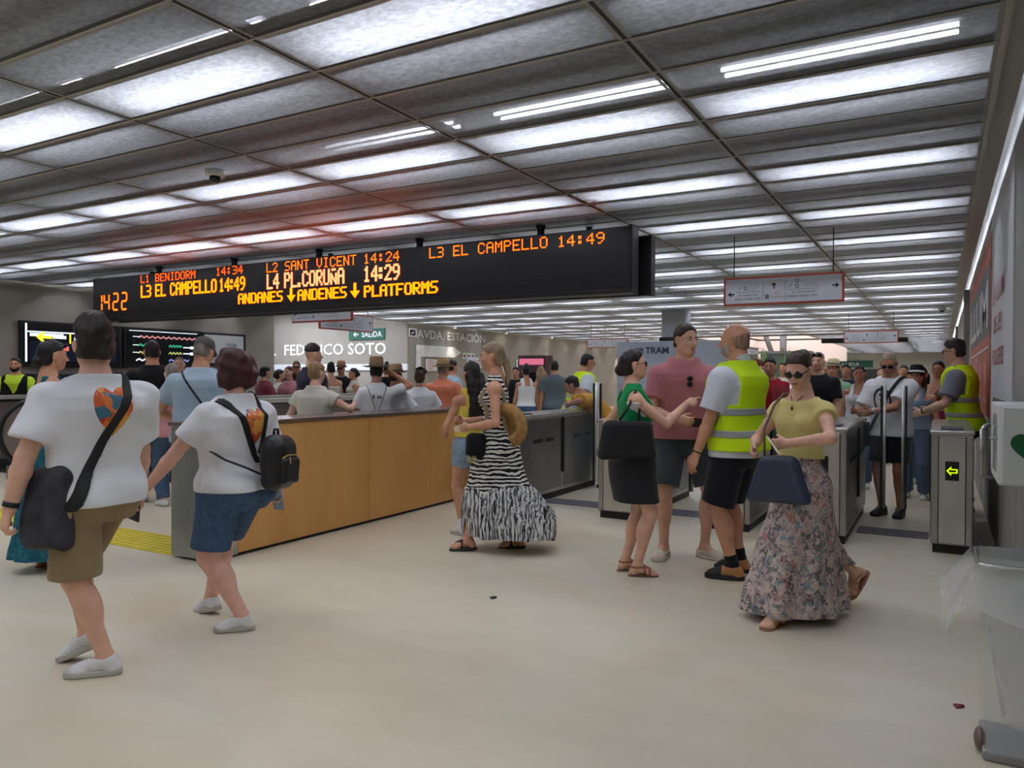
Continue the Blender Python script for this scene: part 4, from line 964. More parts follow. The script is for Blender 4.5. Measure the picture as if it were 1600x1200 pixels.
        mb = MB(); mb.ell(p.hp((0, .0925, -.057))*p.s, np.array((.022, .0065, .0048))*p.s, p.R, 0, 10, 6); mb.ell(p.hp((0, .0905, -.067))*p.s, np.array((.019, .0068, .0055))*p.s, p.R, 0, 10, 6)
        mb.build('lips', M('lip_%d' % lip[0], lip, .45), p.body)
    def hmask(p):
        """coordinates of the grid in head space"""
        g = p.g; r = .34; s, x, y, z = g.sub(p.hc-r-np.array([0, 0, .3]), p.hc+r); X, Y, Z = x-p.hc[0], y-p.hc[1], z-p.hc[2]; R = p.R/p.hs
        return s, R[0, 0]*X+R[1, 0]*Y+R[2, 0]*Z, R[0, 1]*X+R[1, 1]*Y+R[2, 1]*Z, R[0, 2]*X+R[1, 2]*Y+R[2, 2]*Z
    def hair(p, col, style='short', t=.014, rough=.006, line=.066, freq=60, name='hair', bun=(0, -.115, .03), bunr=.045, length=.42, low=None, top=0.):
        g = p.g; F = g.new(); R, h = p.R, p.hs; m = hair_mat(col)
        s, X, Y, Z = p.hmask(); base = g.new(); g.ell(base, p.hp((0, -.016, .034+top*.5)), np.array((.075+t*.45, .098+t, .090+t+top*.5))*h, R)
        g.ell(base, p.hp((0, -.035, -.03)), np.array((.068+t*.6, .070+t, .075))*h, R, k=.02)
        yl = np.interp(Z.ravel(), [-.14, -.05, -.012, .03, .06, line+.018, line+.04], [-.06, -.02, -.004, .030, .052, .074, .25]).reshape(Z.shape)
        if style in ('short', 'cap', 'up', 'long', 'pony', 'bun', 'buzz'):
            lo_ = low if low is not None else {'short': -.065, 'buzz': -.055, 'cap': -.06}.get(style, -.085)
            D = smax(base[s], smax(Y-yl, lo_-Z, .012), .010)
            ear = np.maximum(np.abs(np.abs(X)-.082)-.02, np.maximum(np.abs(Y+.004)-.022, np.abs(Z+.006)-.034)); D = np.maximum(D, -ear)
            F[s] = D.astype(F32)
        if style == 'fringe_ring':                                   # bald on top, hair round the sides
            D = smax(smax(base[s], Y-.006, .02), smax(-.075-Z, Z-.030-.2*np.maximum(-Y, 0), .02), .02); D = np.maximum(D, -(np.maximum(np.abs(np.abs(X)-.082)-.02, np.maximum(np.abs(Y+.004)-.022, np.abs(Z+.006)-.034)))); F[s] = D.astype(F32)
        if style in ('bun', 'up'): g.ell(F, p.hp(bun), np.array((bunr, bunr*.85, bunr))*h, R, k=.02)
        if style == 'long' or style == 'pony':
            w = .085 if style == 'long' else .03; a = p.hp((0, -.07, -.02) if style == 'long' else (0, -.112, -.01)); q = a; n = 6
            for k in range(1, n+1):
                f = k/n; tgt = p.pt((0, -.03, 1.46)) if style == 'long' else a
                back = p.R @ np.array([0, -1, 0]); back[2] = 0
                e = a + np.array([0, 0, -length*f]) + back*(.05*math.sin(min(1, f*1.6)*1.57) + .02)*(1 if style == 'long' else .5)
                for off in ((-.5, 0, .5) if style == 'long' else (0,)):
                    rt = p.R[:, 0]*off*w*1.5
                    g.cone(F, q+rt, e+rt, w*.55*(1-.25*f) if style == 'long' else w*(1.1-.4*f), w*.5*(1-.3*f) if style == 'long' else w*(1-.5*f), k=.02)
                q = e
        if style == 'bob':
            g.ell(F, p.hp((0, -.03, .01)), np.array((.130, .122, .128))*h, R); g.ell(F, p.hp((0, -.05, -.06)), np.array((.126, .095, .085))*h, R, k=.03)
            D = F[s]; D = np.maximum(D, Y-np.interp(Z.ravel(), [-.14, 0, .06, .12], [.0, .012, .06, .2]).reshape(Z.shape)); F[s] = D.astype(F32)
        if rough:
            rsn = np.random.RandomState(int(abs(p.pos_seed())*997) % 9999)
            nz = 0
            for q in range(5):
                kx = rsn.normal(size=3); kx = kx/np.linalg.norm(kx)*freq*(.5+.5*q); nz = nz + np.sin(kx[0]*X*1.3+kx[1]*Y*1.3+kx[2]*Z*.8+q*2)/(1+q*.5)
            F[s] = F[s] + (rough*.6*nz).astype(F32)
        return net_object(name, F, g.lo, g.vox, m, p.body, p.s, 1)
    def pos_seed(p): return sum(ord(c)*(i+1) for i, c in enumerate(p.label))*.001
    def beard(p, col, t=.006):
        g = p.g; s, X, Y, Z = p.hmask(); F = g.new(); D = p.HD[s]-t
        D = smax(D, Z+.050-.35*np.maximum(np.abs(X)-.03, 0)*2, .014); D = smax(D, .012-Y, .02); D = smax(D, .011-np.sqrt(X**2/4+(Z+.060)**2), .006); D = np.maximum(D, -.135-Z)
        F[s] = D.astype(F32); return net_object('beard', F, g.lo, g.vox, hair_mat(col), p.body, p.s)
    def glasses(p, dark=True, on_head=False, col=(16, 14, 14), hung=None):
        mb = MB(); o = np.array((0, .0, .085)) if on_head else np.zeros(3); oy = np.array((0, -.02, 0)) if on_head else np.zeros(3); s = p.s
        for sg in (-1, 1):
            mb.ell(p.hp(np.array((sg*.033, .097, .004))+o+oy)*s, np.array((.027, .007, .020))*s, p.R @ rotm(sg*-14), 0, 14, 8)
            mb.tube([p.hp(np.array(q)+o+oy)*s for q in ((sg*.058, .090, .010), (sg*.074, .05, .010), (sg*.082, -.01, .008))], .003*s, 6)
        mb.tube([p.hp(np.array(q)+o+oy)*s for q in ((-.012, .104, .008), (.012, .104, .008))], .003*s, 6)
        return mb.build('sunglasses' if dark else 'glasses', M('lens_%d' % col[0], col, .12), p.body)
    def hat(p, col, band, brim=.155, crown=.115, kind='fedora', name='hat', tip=0):
        mb = MB(); R = p.R @ rotm(0, -6+tip); c = p.hp((0, -.02, .062))*p.s; k = p.s
        if kind == 'fedora':
            pr_ = [(.098, -.004), (.128, -.010), (brim, .004), (brim, .009), (.126, -.003), (.102, .006), (.099, .03), (.092, crown-.02), (.078, crown), (.04, crown-.012), (.001, crown-.018)]
        elif kind == 'straw':
            pr_ = [(.096, -.004), (.13, -.008), (brim, -.014), (brim, -.008), (.13, 0), (.100, .006), (.098, .05), (.088, crown-.02), (.06, crown), (.001, crown+.004)]
        else:  # cap
            pr_ = [(.092, -.03), (.096, -.02), (.094, .02), (.080, .055), (.05, .075), (.001, .08)]
        mb.lathe([(r*k, z*k) for r, z in pr_], R, c, 30, fx=.90, fy=1.08)
        if kind == 'cap':
            vs = []; n = 10
            for q in range(n+1):
                a = math.radians(20+140*q/n); vs.append(c + R @ np.array([.088*math.cos(a), .10*math.sin(a), -.024])*k); vs.append(c + R @ np.array([.085*math.cos(a), .10*math.sin(a)+.075*math.sin(a)**.6, -.036])*k)
            mb.add(vs + [v + R @ np.array([0, 0, .006])*k for v in vs], [(2*q, 2*q+2, 2*q+3, 2*q+1) for q in range(n)] + [(22+2*q, 22+2*q+1, 22+2*q+3, 22+2*q+2) for q in range(n)], 0, True)
        o = mb.build(name, M('hat_%d_%d' % (col[0], col[2]), col, .85, bump=(160, .6), spec=.2), p.body)
        if band and kind != 'cap':
            MB().lathe([(.1035*k, .006*k), (.1035*k, .034*k), (.0995*k, .034*k)], R, c, 30, fx=.90, fy=1.08).build('hat_band', M('band_%d' % band[0], band, .7), o)
        return o
    # garments --------------------------------------------------------
    def wrinkle(p, F, amp, seed=0, freq=24, zs=1.5):
        if amp <= 0: return F
        g = p.g; r = np.random.RandomState(int(p.pos_seed()*131+seed*17) % 99991); N = 0
        for q in range(5):
            k = r.normal(size=3)*np.array([1, 1, zs]); k = k/np.linalg.norm(k)*freq*(.6+.35*q); ph = r.uniform(0, 6.28)
            N = N + np.sin(k[0]*g.x+k[1]*g.y+k[2]*g.z+ph)*(1/(1+.45*q))
        return F + (amp*.45*N).astype(F32)
    def hangtab(p, loose, zw=1.28, zlow=.5, grow=0.):
        t = p.tab.copy(); t = np.concatenate([[[zlow, *t[0, 1:]]], t]); i = np.argmin(abs(t[:, 0]-zw)); w, f, b = t[i, 1:]
        for r in t:
            if r[0] < zw:
                gz = grow*(zw-r[0]); q = loose; r[1] = max(r[1]*(1 if r[0] > .78 else 1), w*q)+gz; r[2] = max(r[2], f*q)+gz; r[3] = max(r[3], b*q*.92)+gz
        return t
    def top(p, m, hem=.86, sleeve=.62, off=.014, loose=.93, collar=1.50, vneck=0, wr=.004, soff=.020, name='t_shirt', shoulder=True, seed=1, grow=0., thick_arm=None):
        g = p.g; F = p.torso(p.hangtab(loose, grow=grow)) - off
        F = smin(F, p.T-off, .03); zr = p.zrest
        if hasattr(p, 'botU'): F = smin(F, p.botU-.007, .02)
        if sleeve > 0:
            for s, sg in (('l', -1), ('r', 1)):
                sh, el, wrp = p.sh[s], p.el[s], p.wr[s]
                S = g.new(); ra = soff
                if sleeve <= 1:
                    e = sh + (el-sh)*sleeve; d = nrm(el-sh); cut = lambda x, y, z, e=e, d=d: (x-e[0])*d[0]+(y-e[1])*d[1]+(z-e[2])*d[2]
                    rr = .052*p.ar+ra; g.cone(S, sh-d*.0, e+d*.05, rr*1.08, rr*1.12, k=.02, cutter=cut)
                else:
                    g.cone(S, sh, el, .052*p.ar+ra, .044*p.ar+ra, k=.02); f = sleeve-1; e = el+(wrp-el)*f; d = nrm(wrp-el)
                    cut = lambda x, y, z, e=e, d=d: (x-e[0])*d[0]+(y-e[1])*d[1]+(z-e[2])*d[2]
                    g.cone(S, el, e+d*.05, .044*p.ar+ra, .034*p.ar+ra, k=.02, cutter=cut)
                F = smin(F, S, .03)
        else:
            F = np.maximum(F, -(p.UA-.004)) if not shoulder else F
        F = p.wrinkle(F, wr, seed)
        if hasattr(p, 'botU'): F = smin(F, p.botU-.007, .015)
        hemz = hem - p.drop
        F = np.maximum(F, hemz - g.z)
        col = zr - collar + .28*np.maximum(0, g.y - p.pt((0, -.03, 1.45))[1])
        if vneck: col = col + np.maximum(0, g.y - p.pt((0, .02, 1.4))[1])*vneck
        F = np.maximum(F, col)
        nk = g.new(); g.cone(nk, p.pt((0, -.03, 1.44)), p.hc + p.R @ np.array([0, -.025, -.06]), .062, .06, k=0)
        F = np.maximum(F, .003-nk)
        p.outer = np.minimum(p.outer, F if sleeve == 0 else np.minimum(p.T-off, np.maximum(p.torso(p.hangtab(loose, grow=grow))-off, hemz-g.z)))
        p.topF = F
        return net_object(name, F, g.lo, g.vox, m, p.body, p.s)
    def collar(p, m, h=.045, name='collar'):
        g = p.g; nk = g.new(); a = p.pt((0, -.03, 1.44)); b = p.hc + p.R @ np.array([0, -.025, -.06]); d = nrm(b-a)
        g.cone(nk, a, b, .074, .066, k=0); F = np.maximum(nk, -(nk+.010)); e = a+d*.035
        pr_ = (g.x-e[0])*d[0]+(g.y-e[1])*d[1]+(g.z-e[2])*d[2] + (g.y-a[1])*.35
        F = np.maximum(F, np.maximum(pr_-h, -pr_-.01)); return net_object(name, F.astype(F32), g.lo, g.vox, m, p.body, p.s)
    def tank(p, m, hem=.90, ztop=1.33, strap=(.075, .024), off=.010, wr=.003, name='tank_top', vneck=0., loose=.0, high_back=0., single=None):
        g = p.g; F = (p.torso(p.hangtab(loose)) if loose else p.T0.copy()) - off; F = smin(F, p.T0-off, .02) if loose else F
        F = np.minimum(F, np.maximum(p.T-off, -(p.UA-.006)))
        if hasattr(p, 'botU'): F = smin(F, p.botU-.006, .02)
        zr = p.zrest; a = np.abs(g.x - p.pt((0, 0, 1.4))[0]) - strap[0]; st = np.maximum(np.abs(a)-strap[1], zr-1.50)
        zt = ztop + np.where(g.y < p.pt((0, 0, 1.3))[1], high_back, -vneck*np.clip(.07-np.abs(g.x), 0, .07))
        F = np.maximum(F, np.minimum(zr-zt, st)); F = p.wrinkle(F, wr, 2); F = np.maximum(F, hem-p.drop-g.z); F = np.maximum(F, -(p.UA-.003))
        p.outer = np.minimum(p.outer, F); p.topF = F
        return net_object(name, F, g.lo, g.vox, m, p.body, p.s)
    def vest(p, m, mb, hem=.84, off=.030, name='hi_vis_vest', bands=((.90, .95), (1.03, 1.08)), half=.19, loose=1.0):
        g = p.g; F = p.torso(p.hangtab(loose, grow=.02)) - off; F = smin(F, p.T-off*.8, .03); F = np.minimum(F, p.topF-.008) if False else F; F = smin(F, p.botU-.014, .02) if hasattr(p, 'botU') else F; F = p.wrinkle(F, .006, 5, 16); zr = p.zrest
        F = np.maximum(F, hem-p.drop-g.z)
        c = p.pt((0, 0, 1.4)); a = p.twist; xr = (g.x-c[0])*math.cos(a)+(g.y-c[1])*math.sin(a); yr = -(g.x-c[0])*math.sin(a)+(g.y-c[1])*math.cos(a)
        F = np.maximum(F, np.where(zr > 1.2, np.abs(xr)-half, -1)); F = np.maximum(F, -(p.UA-.016)) 
        v = np.abs(xr) - np.clip((zr-1.16)*.42, 0.004, .2); F = np.maximum(F, np.where(yr > 0, -v, -1)); F = np.maximum(F, zr-1.50)
        nk = g.new(); g.cone(nk, p.pt((0, -.03, 1.44)), p.hc + p.R @ np.array([0, -.025, -.06]), .075, .07, k=0); F = np.maximum(F, .003-nk)
        o = net_object(name, F.astype(F32), g.lo, g.vox, m, p.body, p.s)
        for a_, b_ in bands:
            B = np.maximum(F-.004, np.maximum(zr-b_, a_-zr)); B = np.maximum(B, -(F+.01)); net_object('reflective_band', B.astype(F32), g.lo, g.vox, mb, o, p.s)
        p.outer = np.minimum(p.outer, F); p.topF = F
        return o
    def bottoms(p, m, hem=.48, off=.016, flare=.012, waist=1.0, wr=.005, name='shorts', kloose=1.0):
        """hem: height of the leg openings when standing; below .5 the shins are covered too"""
        g = p.g; F = p.T0 - off; A = g.new()
        for s, sg in (('l', -1), ('r', 1)):
            h, kn, an = p.hip[s], p.knee[s], p.ank[s]; S = g.new(); lf = p.lf
            if hem >= .49:
                f = (.90-hem)/.42; e = h+(kn-h)*f; d = nrm(kn-h); cut = lambda x, y, z, e=e, d=d: (x-e[0])*d[0]+(y-e[1])*d[1]+(z-e[2])*d[2]
                r0, r1 = .090*lf+off, (.090-.036*f)*lf+off+flare; g.cone(S, h, e+d*.06, r0, r1+.002, k=.02, cutter=cut)
            else:
                f = (.48-hem)/.40; e = kn+(an-kn)*f; d = nrm(an-kn); cut = lambda x, y, z, e=e, d=d: (x-e[0])*d[0]+(y-e[1])*d[1]+(z-e[2])*d[2]
                g.cone(S, h, kn, .090*lf+off, .060*lf*kloose+off+flare, k=.02); g.cone(S, kn, e+d*.06, .060*lf*kloose+off+flare, max(.045*kloose, .06*lf*kloose-.02*f)+off+flare, k=.02, cutter=cut)
                S = smin(S, np.maximum(p.LG-off, g.z-(h[2])), .02); S = np.maximum(S, cut(g.x, g.y, g.z)*1.0)
            A = np.minimum(A, S)
        F = smin(F, A, .035); F = p.wrinkle(F, wr, 3, 18); p.botU = F.astype(F32)
        F = np.maximum(F, g.z-(waist-p.drop))
        return net_object(name, F.astype(F32), g.lo, g.vox, m, p.body, p.s)
    def skirt(p, m, rows, n=9, amp=(.0, .12), name='skirt', wr=.003, seed=0, shell=None):
        """rows: (z, rx, ry, cx, cy) from hem to waist, in body units"""
        g = p.g; rows = np.array(sorted(rows)); z = g.z.ravel()
        rx, ry, cx, cy = (np.interp(z, rows[:, 0]-p.drop, rows[:, i]).astype(F32)[None, None, :] for i in (1, 2, 3, 4))
        t = np.clip((z-(rows[0, 0]-p.drop))/(rows[-1, 0]-rows[0, 0]), 0, 1)[None, None, :]; am = amp[1]*(1-t)+amp[0]*t
        X, Y = (g.x-cx)/rx, (g.y-cy)/ry; th = np.arctan2(Y, X)
        fold = 1 + am*(.6*np.sin(n*th+seed+1.5*t)+.4*np.sin((n*1.0+4)*th+2*seed+2-2*t))
        F = (np.sqrt(X*X+Y*Y+1e-6)/fold-1)*np.minimum(rx, ry)*.75
        F = smin(F, np.maximum(p.LG-.016, .32-p.drop-g.z), .06)
        F = np.maximum(F, np.maximum(g.z-(rows[-1, 0]-p.drop), rows[0, 0]-p.drop-g.z))
        return F.astype(F32)
    def emit_field(p, name, F, m, parent=None): return net_object(name, F.astype(F32), p.g.lo, p.g.vox, m, parent or p.body, p.s)
    def strap(p, m, a, b, w=.02, t=.008, name='strap', parent=None, keep=None, base=None):
        """band round the torso through points a (shoulder) and b (hip), in body units"""
        g = p.g; a, b = p.pt(a), p.pt(b); ax = nrm(b-a); q = np.array([0, 1, 0]); n = nrm(np.cross(ax, q))
        base = getattr(p, 'topF', None) if base is None else base
        F = (p.outer if base is None else base)-t; F = np.maximum(F, np.abs((g.x-a[0])*n[0]+(g.y-a[1])*n[1]+(g.z-a[2])*n[2])-w); F = np.maximum(F, -(F+t*2.2) if False else -(p.outer if base is None else base)-.012)
        F = np.maximum(F, g.z-(p.hc[2]-.09)); F = np.maximum(F, b[2]-.02-g.z)
        if keep == 'back': F = np.maximum(F, g.y-p.pt((0, .01, 1.2))[1])
        return net_object(name, F.astype(F32), g.lo, g.vox, m, parent or p.body, p.s)
    def patch(p, name, m, fn, t=.003, parent=None):
        g = p.g; F = np.maximum(p.topF-t, -(p.topF+.008)); F = np.maximum(F, fn(g)); return net_object(name, F.astype(F32), g.lo, g.vox, m, parent or p.body, p.s, 2)
    def shoes(p, m, sole, kind='sneaker', name='shoe', sock=None, accent=None):
        k = 1.0 if p.sex == 'm' else .9
        for s in 'lr':
            g = p.g; a, R = p.footframe(s); up = R[:, 2]; o = a-up*.085; T = lambda q: a + R @ (np.array(q)-np.array([0, 0, .085]))
            v = g.vox; gs = Grid(a-.24, a+.24, min(v, .006/p.s) if v < .011 else v); keep = p.g; p.g = gs
            x, y, z = gs.x-o[0], gs.y-o[1], gs.z-o[2]; S = R[0, 0]*x+R[1, 0]*y+R[2, 0]*z; Fw = R[0, 1]*x+R[1, 1]*y+R[2, 1]*z; U = R[0, 2]*x+R[1, 2]*y+R[2, 2]*z
            t = np.clip((Fw+.036)/(.18*k), 0, 1); r = .038+.010*np.sin(np.clip(t*1.25, 0, 1)*math.pi*.6); pl = np.sqrt(S**2+(Fw-(-.036+.18*k*t))**2)-r*(.95 if p.sex == 'm' else .88)
            if kind == 'sneaker':
                F = gs.new(); p.foot(F, s, infl=.009); F = np.maximum(F, U-(.088+np.clip(-Fw, 0, .05)*.3)); F = np.maximum(F, .022-U)
                up_ = net_object(name, F.astype(F32), gs.lo, gs.vox, m, p.body, p.s)
                D = np.maximum(pl-.004, np.abs(U-.016)-.016)
                net_object('sole', D.astype(F32), gs.lo, gs.vox, sole, up_, p.s)
                if accent: net_object('toe_cap', np.maximum(np.maximum(F-.003, -(F+.006)), np.maximum(.075*k-Fw, np.abs(S)-.1)).astype(F32), gs.lo, gs.vox, accent, up_, p.s)
                lc = np.maximum(np.maximum(F-.0035, -(F+.004)), np.maximum(np.abs(S)-.014, np.maximum(.03-Fw, Fw-.095*k))); lc = np.maximum(lc, np.abs(np.mod(Fw, .016)-.008)-.0045)
                if v < .010: net_object('laces', lc.astype(F32), gs.lo, gs.vox, MATS.get('lace_grey') or M('lace_grey', (200, 200, 198), .8), up_, p.s)
            elif kind == 'slipon':
                F = gs.new(); p.foot(F, s, infl=.008); F = np.maximum(F, U-(.060-.12*np.clip(Fw-.02, 0, .05)+.5*np.clip(Fw-.055, 0, .05))); F = np.maximum(F, .016-U)
                up_ = net_object(name, F.astype(F32), gs.lo, gs.vox, m, p.body, p.s); net_object('sole', np.maximum(pl-.003, np.abs(U-.011)-.011).astype(F32), gs.lo, gs.vox, sole, up_, p.s)
            else:
                th = .012 if kind == 'sandal' else .016
                up_ = net_object(name, np.maximum(pl-.002, np.abs(U-th*.5+.004)-th*.55).astype(F32), gs.lo, gs.vox, m, p.body, p.s)
                F = gs.new(); p.foot(F, s, infl=.006); I = gs.new(); p.foot(I, s, infl=-.004); F = np.maximum(F, -I)
                bands = [np.abs(Fw-.105*k)-.013] + ([np.abs(Fw-.065*k+.0*U)-.010, np.maximum(np.abs(U-.075)-.009, Fw-.08)] if kind == 'sandal' else [np.minimum(np.abs(S-(Fw-.115*k)*.5)-.009, np.abs(S+(Fw-.115*k)*.5)-.009)+np.where((Fw < .04) | (Fw > .13*k), .1, 0)])
                if kind == 'flipflop': bands = bands[1:]
                bb = bands[0]
                for q in bands[1:]: bb = np.minimum(bb, q)
                net_object('strap', np.maximum(F, np.maximum(bb, .004-U)).astype(F32), gs.lo, gs.vox, sole, up_, p.s)
            if sock:
                F = gs.new(); p.foot(F, s, infl=.004); kn = p.knee[s]; gs.cone(F, a, a+(kn-a)*.3, .037*(p.lf**.5), .044*(p.lf**.6), k=.02); e = a+(kn-a)*.2; d = nrm(kn-a)
                F = np.maximum(F, (gs.x-e[0])*d[0]+(gs.y-e[1])*d[1]+(gs.z-e[2])*d[2]); F = np.maximum(F, .08-U-.02); net_object('sock', F.astype(F32), gs.lo, gs.vox, sock, p.body, p.s)
            p.g = keep
    def wristband(p, s, m, name='watch', f=.9, r=.034, w=.010):
        a = p.el[s]+(p.wr[s]-p.el[s])*f; d = nrm(p.wr[s]-p.el[s]); MB().tube([(a-d*w)*p.s, (a+d*w)*p.s], r*p.s*(p.ar**.5), 16).build(name, m, p.body)
    def world(p, q):
        c, s_ = math.cos(p.rz), math.sin(p.rz); q = np.array(q)*p.s; return np.array([p.pos[0]+c*q[0]-s_*q[1], p.pos[1]+s_*q[0]+c*q[1], q[2]])
    def thing(p, name, label, cat, group=None):
        """an object carried by the person, in the same local frame"""
        return empty(name, (p.pos[0], p.pos[1], 0), p.rz, label, cat, group)
def hair_mat(col):
    n_ = 'hair_%d_%d_%d' % tuple(col)
    if n_ in MATS: return MATS[n_]
    m, nt, b = new_mat(n_); c = np.array(lin(col)[:3]); n = noise(nt, 30, 4, stretch=(1, 1, .25))
    nt.links.new(ramp(nt, n.outputs[0], [(.3, tuple(c*.7)+(1,)), (.7, tuple(np.minimum(c*1.5+.004, 1))+(1,))]), b.inputs['Base Color'])
    b.inputs['Roughness'].default_value = .5; b.inputs['Specular IOR Level'].default_value = .3; add_bump(nt, b, 120, .5, (1, 1, .2), .004)
    MATS[n_] = m; return m
def blob(name, fn, lo, hi, vox, m, parent, s=1.0):
    g = Grid(lo, hi, vox); return net_object(name, fn(g).astype(F32), g.lo, g.vox, m, parent, s)
def rbf(g, c, h, r, R=None):
    R = np.eye(3) if R is None else R; X, Y, Z = g.x-c[0], g.y-c[1], g.z-c[2]
    q = [np.abs(R[0, i]*X+R[1, i]*Y+R[2, i]*Z)-h[i]+r for i in range(3)]
    return np.sqrt(sum(np.maximum(v, 0)**2 for v in q)) + np.minimum(np.maximum(q[0], np.maximum(q[1], q[2])), 0) - r
def sines(g, amp, f, seed):
    r = np.random.RandomState(seed); N = 0
    for q in range(5): k = r.normal(size=3); k = k/np.linalg.norm(k)*f*(.6+.4*q); N = N + np.sin(k[0]*g.x+k[1]*g.y+k[2]*g.z+r.uniform(0, 6))/(1+.4*q)
    return amp*.5*N
# ------------------------------------------------------------------ the people
SK1 = skin('skin_fair', (226, 178, 152)); SK2 = skin('skin_tan', (208, 154, 124)); SK3 = skin('skin_olive', (190, 136, 108)); SK4 = skin('skin_rosy', (230, 182, 160)); SK5 = skin('skin_deep', (128, 86, 66))
def who(label, u, D, vtop, hd, **kw):
    x, y = at(u, D); rz = math.atan2(-x, y) + math.radians(hd)
    return Person(label, (x, y), rz, top=ztop(vtop, D, u), **kw)
whitec = cloth('white_cotton', (226, 226, 228)); sole_w = M('sole_white', (186, 182, 174), .6); shoe_w = M('shoe_white', (226, 226, 224), .5)
blackc = cloth('black_cotton', (22, 22, 25)); strapm = M('strap_black', (14, 14, 15), .7, bump=(200, .3)); denim = M('denim_blue', (62, 84, 112), .9, vary=(40, (76, 98, 126)), bump=(90, .3), spec=.2)
denim_l = M('denim_light', (130, 152, 172), .9, vary=(30, (150, 170, 188)), bump=(90, .3), spec=.2); charcoal = cloth('charcoal_denim', (44, 43, 47)); hivis = M('hi_vis_yellow', (206, 240, 14), .7, bump=(40, .3), spec=.3); reflect = M('reflective_grey', (168, 170, 174), .4, .3)
hivis.node_tree.nodes['Principled BSDF'].inputs['Emission Strength'].default_value = 0
def heart_mat(name, seed):
    m, nt, b = new_mat(name); v = nt.nodes.new('ShaderNodeTexVoronoi'); v.inputs['Scale'].default_value = 17
    n = noise(nt, 9, 2); mx = nt.nodes.new('ShaderNodeMix'); mx.data_type = 'RGBA'; mx.inputs[0].default_value = .12
    nt.links.new(coords(nt), mx.inputs[6]); nt.links.new(n.outputs[1], mx.inputs[7]); nt.links.new(mx.outputs[2], v.inputs['Vector'])
    sp = nt.nodes.new('ShaderNodeSeparateColor'); nt.links.new(v.outputs['Color'], sp.inputs[0])
    nt.links.new(ramp(nt, sp.outputs[0], [(0, lin((206, 92, 40))), (.32, lin((226, 122, 60))), (.52, lin((188, 52, 36))), (.66, lin((226, 160, 70))), (.8, lin((60, 110, 130))), (.92, lin((232, 196, 140)))], 'CONSTANT'), b.inputs['Base Color']); b.inputs['Roughness'].default_value = .7
    return m
def heart_fn(p, cx, cz, w, h):
    c = p.pt((cx, 0, cz)); a = p.twist
    def fn(g):
        X = ((g.x-c[0])*math.cos(a)+(g.y)*math.sin(a)); yy = -(g.x-c[0])*math.sin(a)+g.y*math.cos(a)
        X, Z = X/w, (g.z-c[2])/h; q = np.sqrt(X*X+(Z-.62*np.sqrt(np.abs(X)+.02)+.12)**2)-.82
        return np.maximum(q*min(w, h), yy+.0)
    return fn

# man in white T-shirt, back view, left foreground
p = who('person seen from behind in a white T-shirt with orange heart print and khaki shorts', 148, 3.78, 502, 32, sex='m', fat=1.14, vox=.0062, skin_m=SK1, twist=-14, head=(-12, 2, 0), hsc=1.06,
        legs={'l': (.0, -.09, .085, 42, 0), 'r': (.06, .17, .14, 30, 22)}, arms={'l': (-.37, .07, .86, (-1, -.6, .1)), 'r': (.31, .10, .80, (.7, -1, 0))}, hands=('hold', 'hold'), armfat=1.1)
p.hair((38, 28, 25), 'short', t=.026, rough=.009, top=.030)
khaki = cloth('khaki_cotton', (142, 124, 92))
p.bottoms(khaki, hem=.50, off=.022, flare=.030, waist=.98, wr=.007)
p.top(whitec, hem=.855, sleeve=.72, off=.020, loose=1.0, wr=.014, soff=.030)
p.patch('heart_print', heart_mat('heart_print', 1), heart_fn(p, .035, 1.30, .115, .135))
p.shoes(shoe_w, sole_w)
p.wristband('l', M('watch_black', (20, 20, 22), .5), 'watch', .88, .034, .012)
bg = p.thing('shoulder_bag', 'dark grey soft bag hanging at the hip of the man in khaki shorts', 'bag'); sbm = M('bag_charcoal', (62, 62, 68), .85, bump=(26, .5), vary=(9, (36, 36, 41)))
p.strap(strapm, (.115, -.08, 1.46), (-.20, -.10, .86), w=.021, t=.012, parent=bg, keep='back')
c = np.array((-.235, .0, .85))
def f(g):
    d = rbf(g, c, (.075, .115, .20), .055, rotm(10, 0, 8)); return d + sines(g, .022, 19, 3)
blob('bag_body', lambda g: f(g), c-.34, c+.34, .008, sbm, bg, p.s)
MB().tube([np.array(q)*p.s for q in ((-.19, -.12, .90), (-.20, -.12, .86), (-.19, -.10, .80))], .012).build('strap_end', M('strap_tan', (150, 132, 104), .7), bg)
w_ = p.wr['r']; ph = p.thing('phone', 'dark phone in the right hand of the man in khaki shorts', 'phone'); hf = p.hf['r']
MB().box((-.036, -.075, -.004), (.036, .075, .004)).build('case', M('phone_navy', (34, 38, 54), .3), ph, .003).matrix_local = Matrix.Translation(Vector((hf[0]+hf[1]*.09+hf[2]*.024)*p.s)) @ Matrix(np.stack([hf[3], hf[1], hf[2]], 1)).to_4x4()

# woman with black backpack
p = who('person seen from behind with dark red bob, white T-shirt, denim shorts and black backpack', 366, 4.48, 551, 46, sex='f', fat=1.36, vox=.0065, skin_m=SK4, twist=-14, head=(-6, 6, 0), armfat=1.25,
        legs={'l': (-.05, -.12, .085, 38, 0), 'r': (.12, .32, .10, -8, 14)}, arms={'l': (-.40, .34, .86, (-.6, -1, .3)), 'r': (.38, -.02, .82, (1, -.6, 0))}, hands=('relax', 'hold'), face=False)
p.hair((62, 30, 28), 'bob', rough=.022, freq=36)
p.bottoms(denim, hem=.54, off=.014, flare=.020, waist=1.0, wr=.004)
p.top(whitec, hem=.90, sleeve=.66, off=.016, loose=.95, wr=.012, soff=.024)
p.patch('heart_print', MATS.get('heart2') or heart_mat('heart_print_dark', 2), heart_fn(p, .06, 1.28, .10, .125))
p.shoes(shoe_w, sole_w)
bp = p.thing('backpack', 'small black backpack with gold zips on the woman in denim shorts', 'bag')
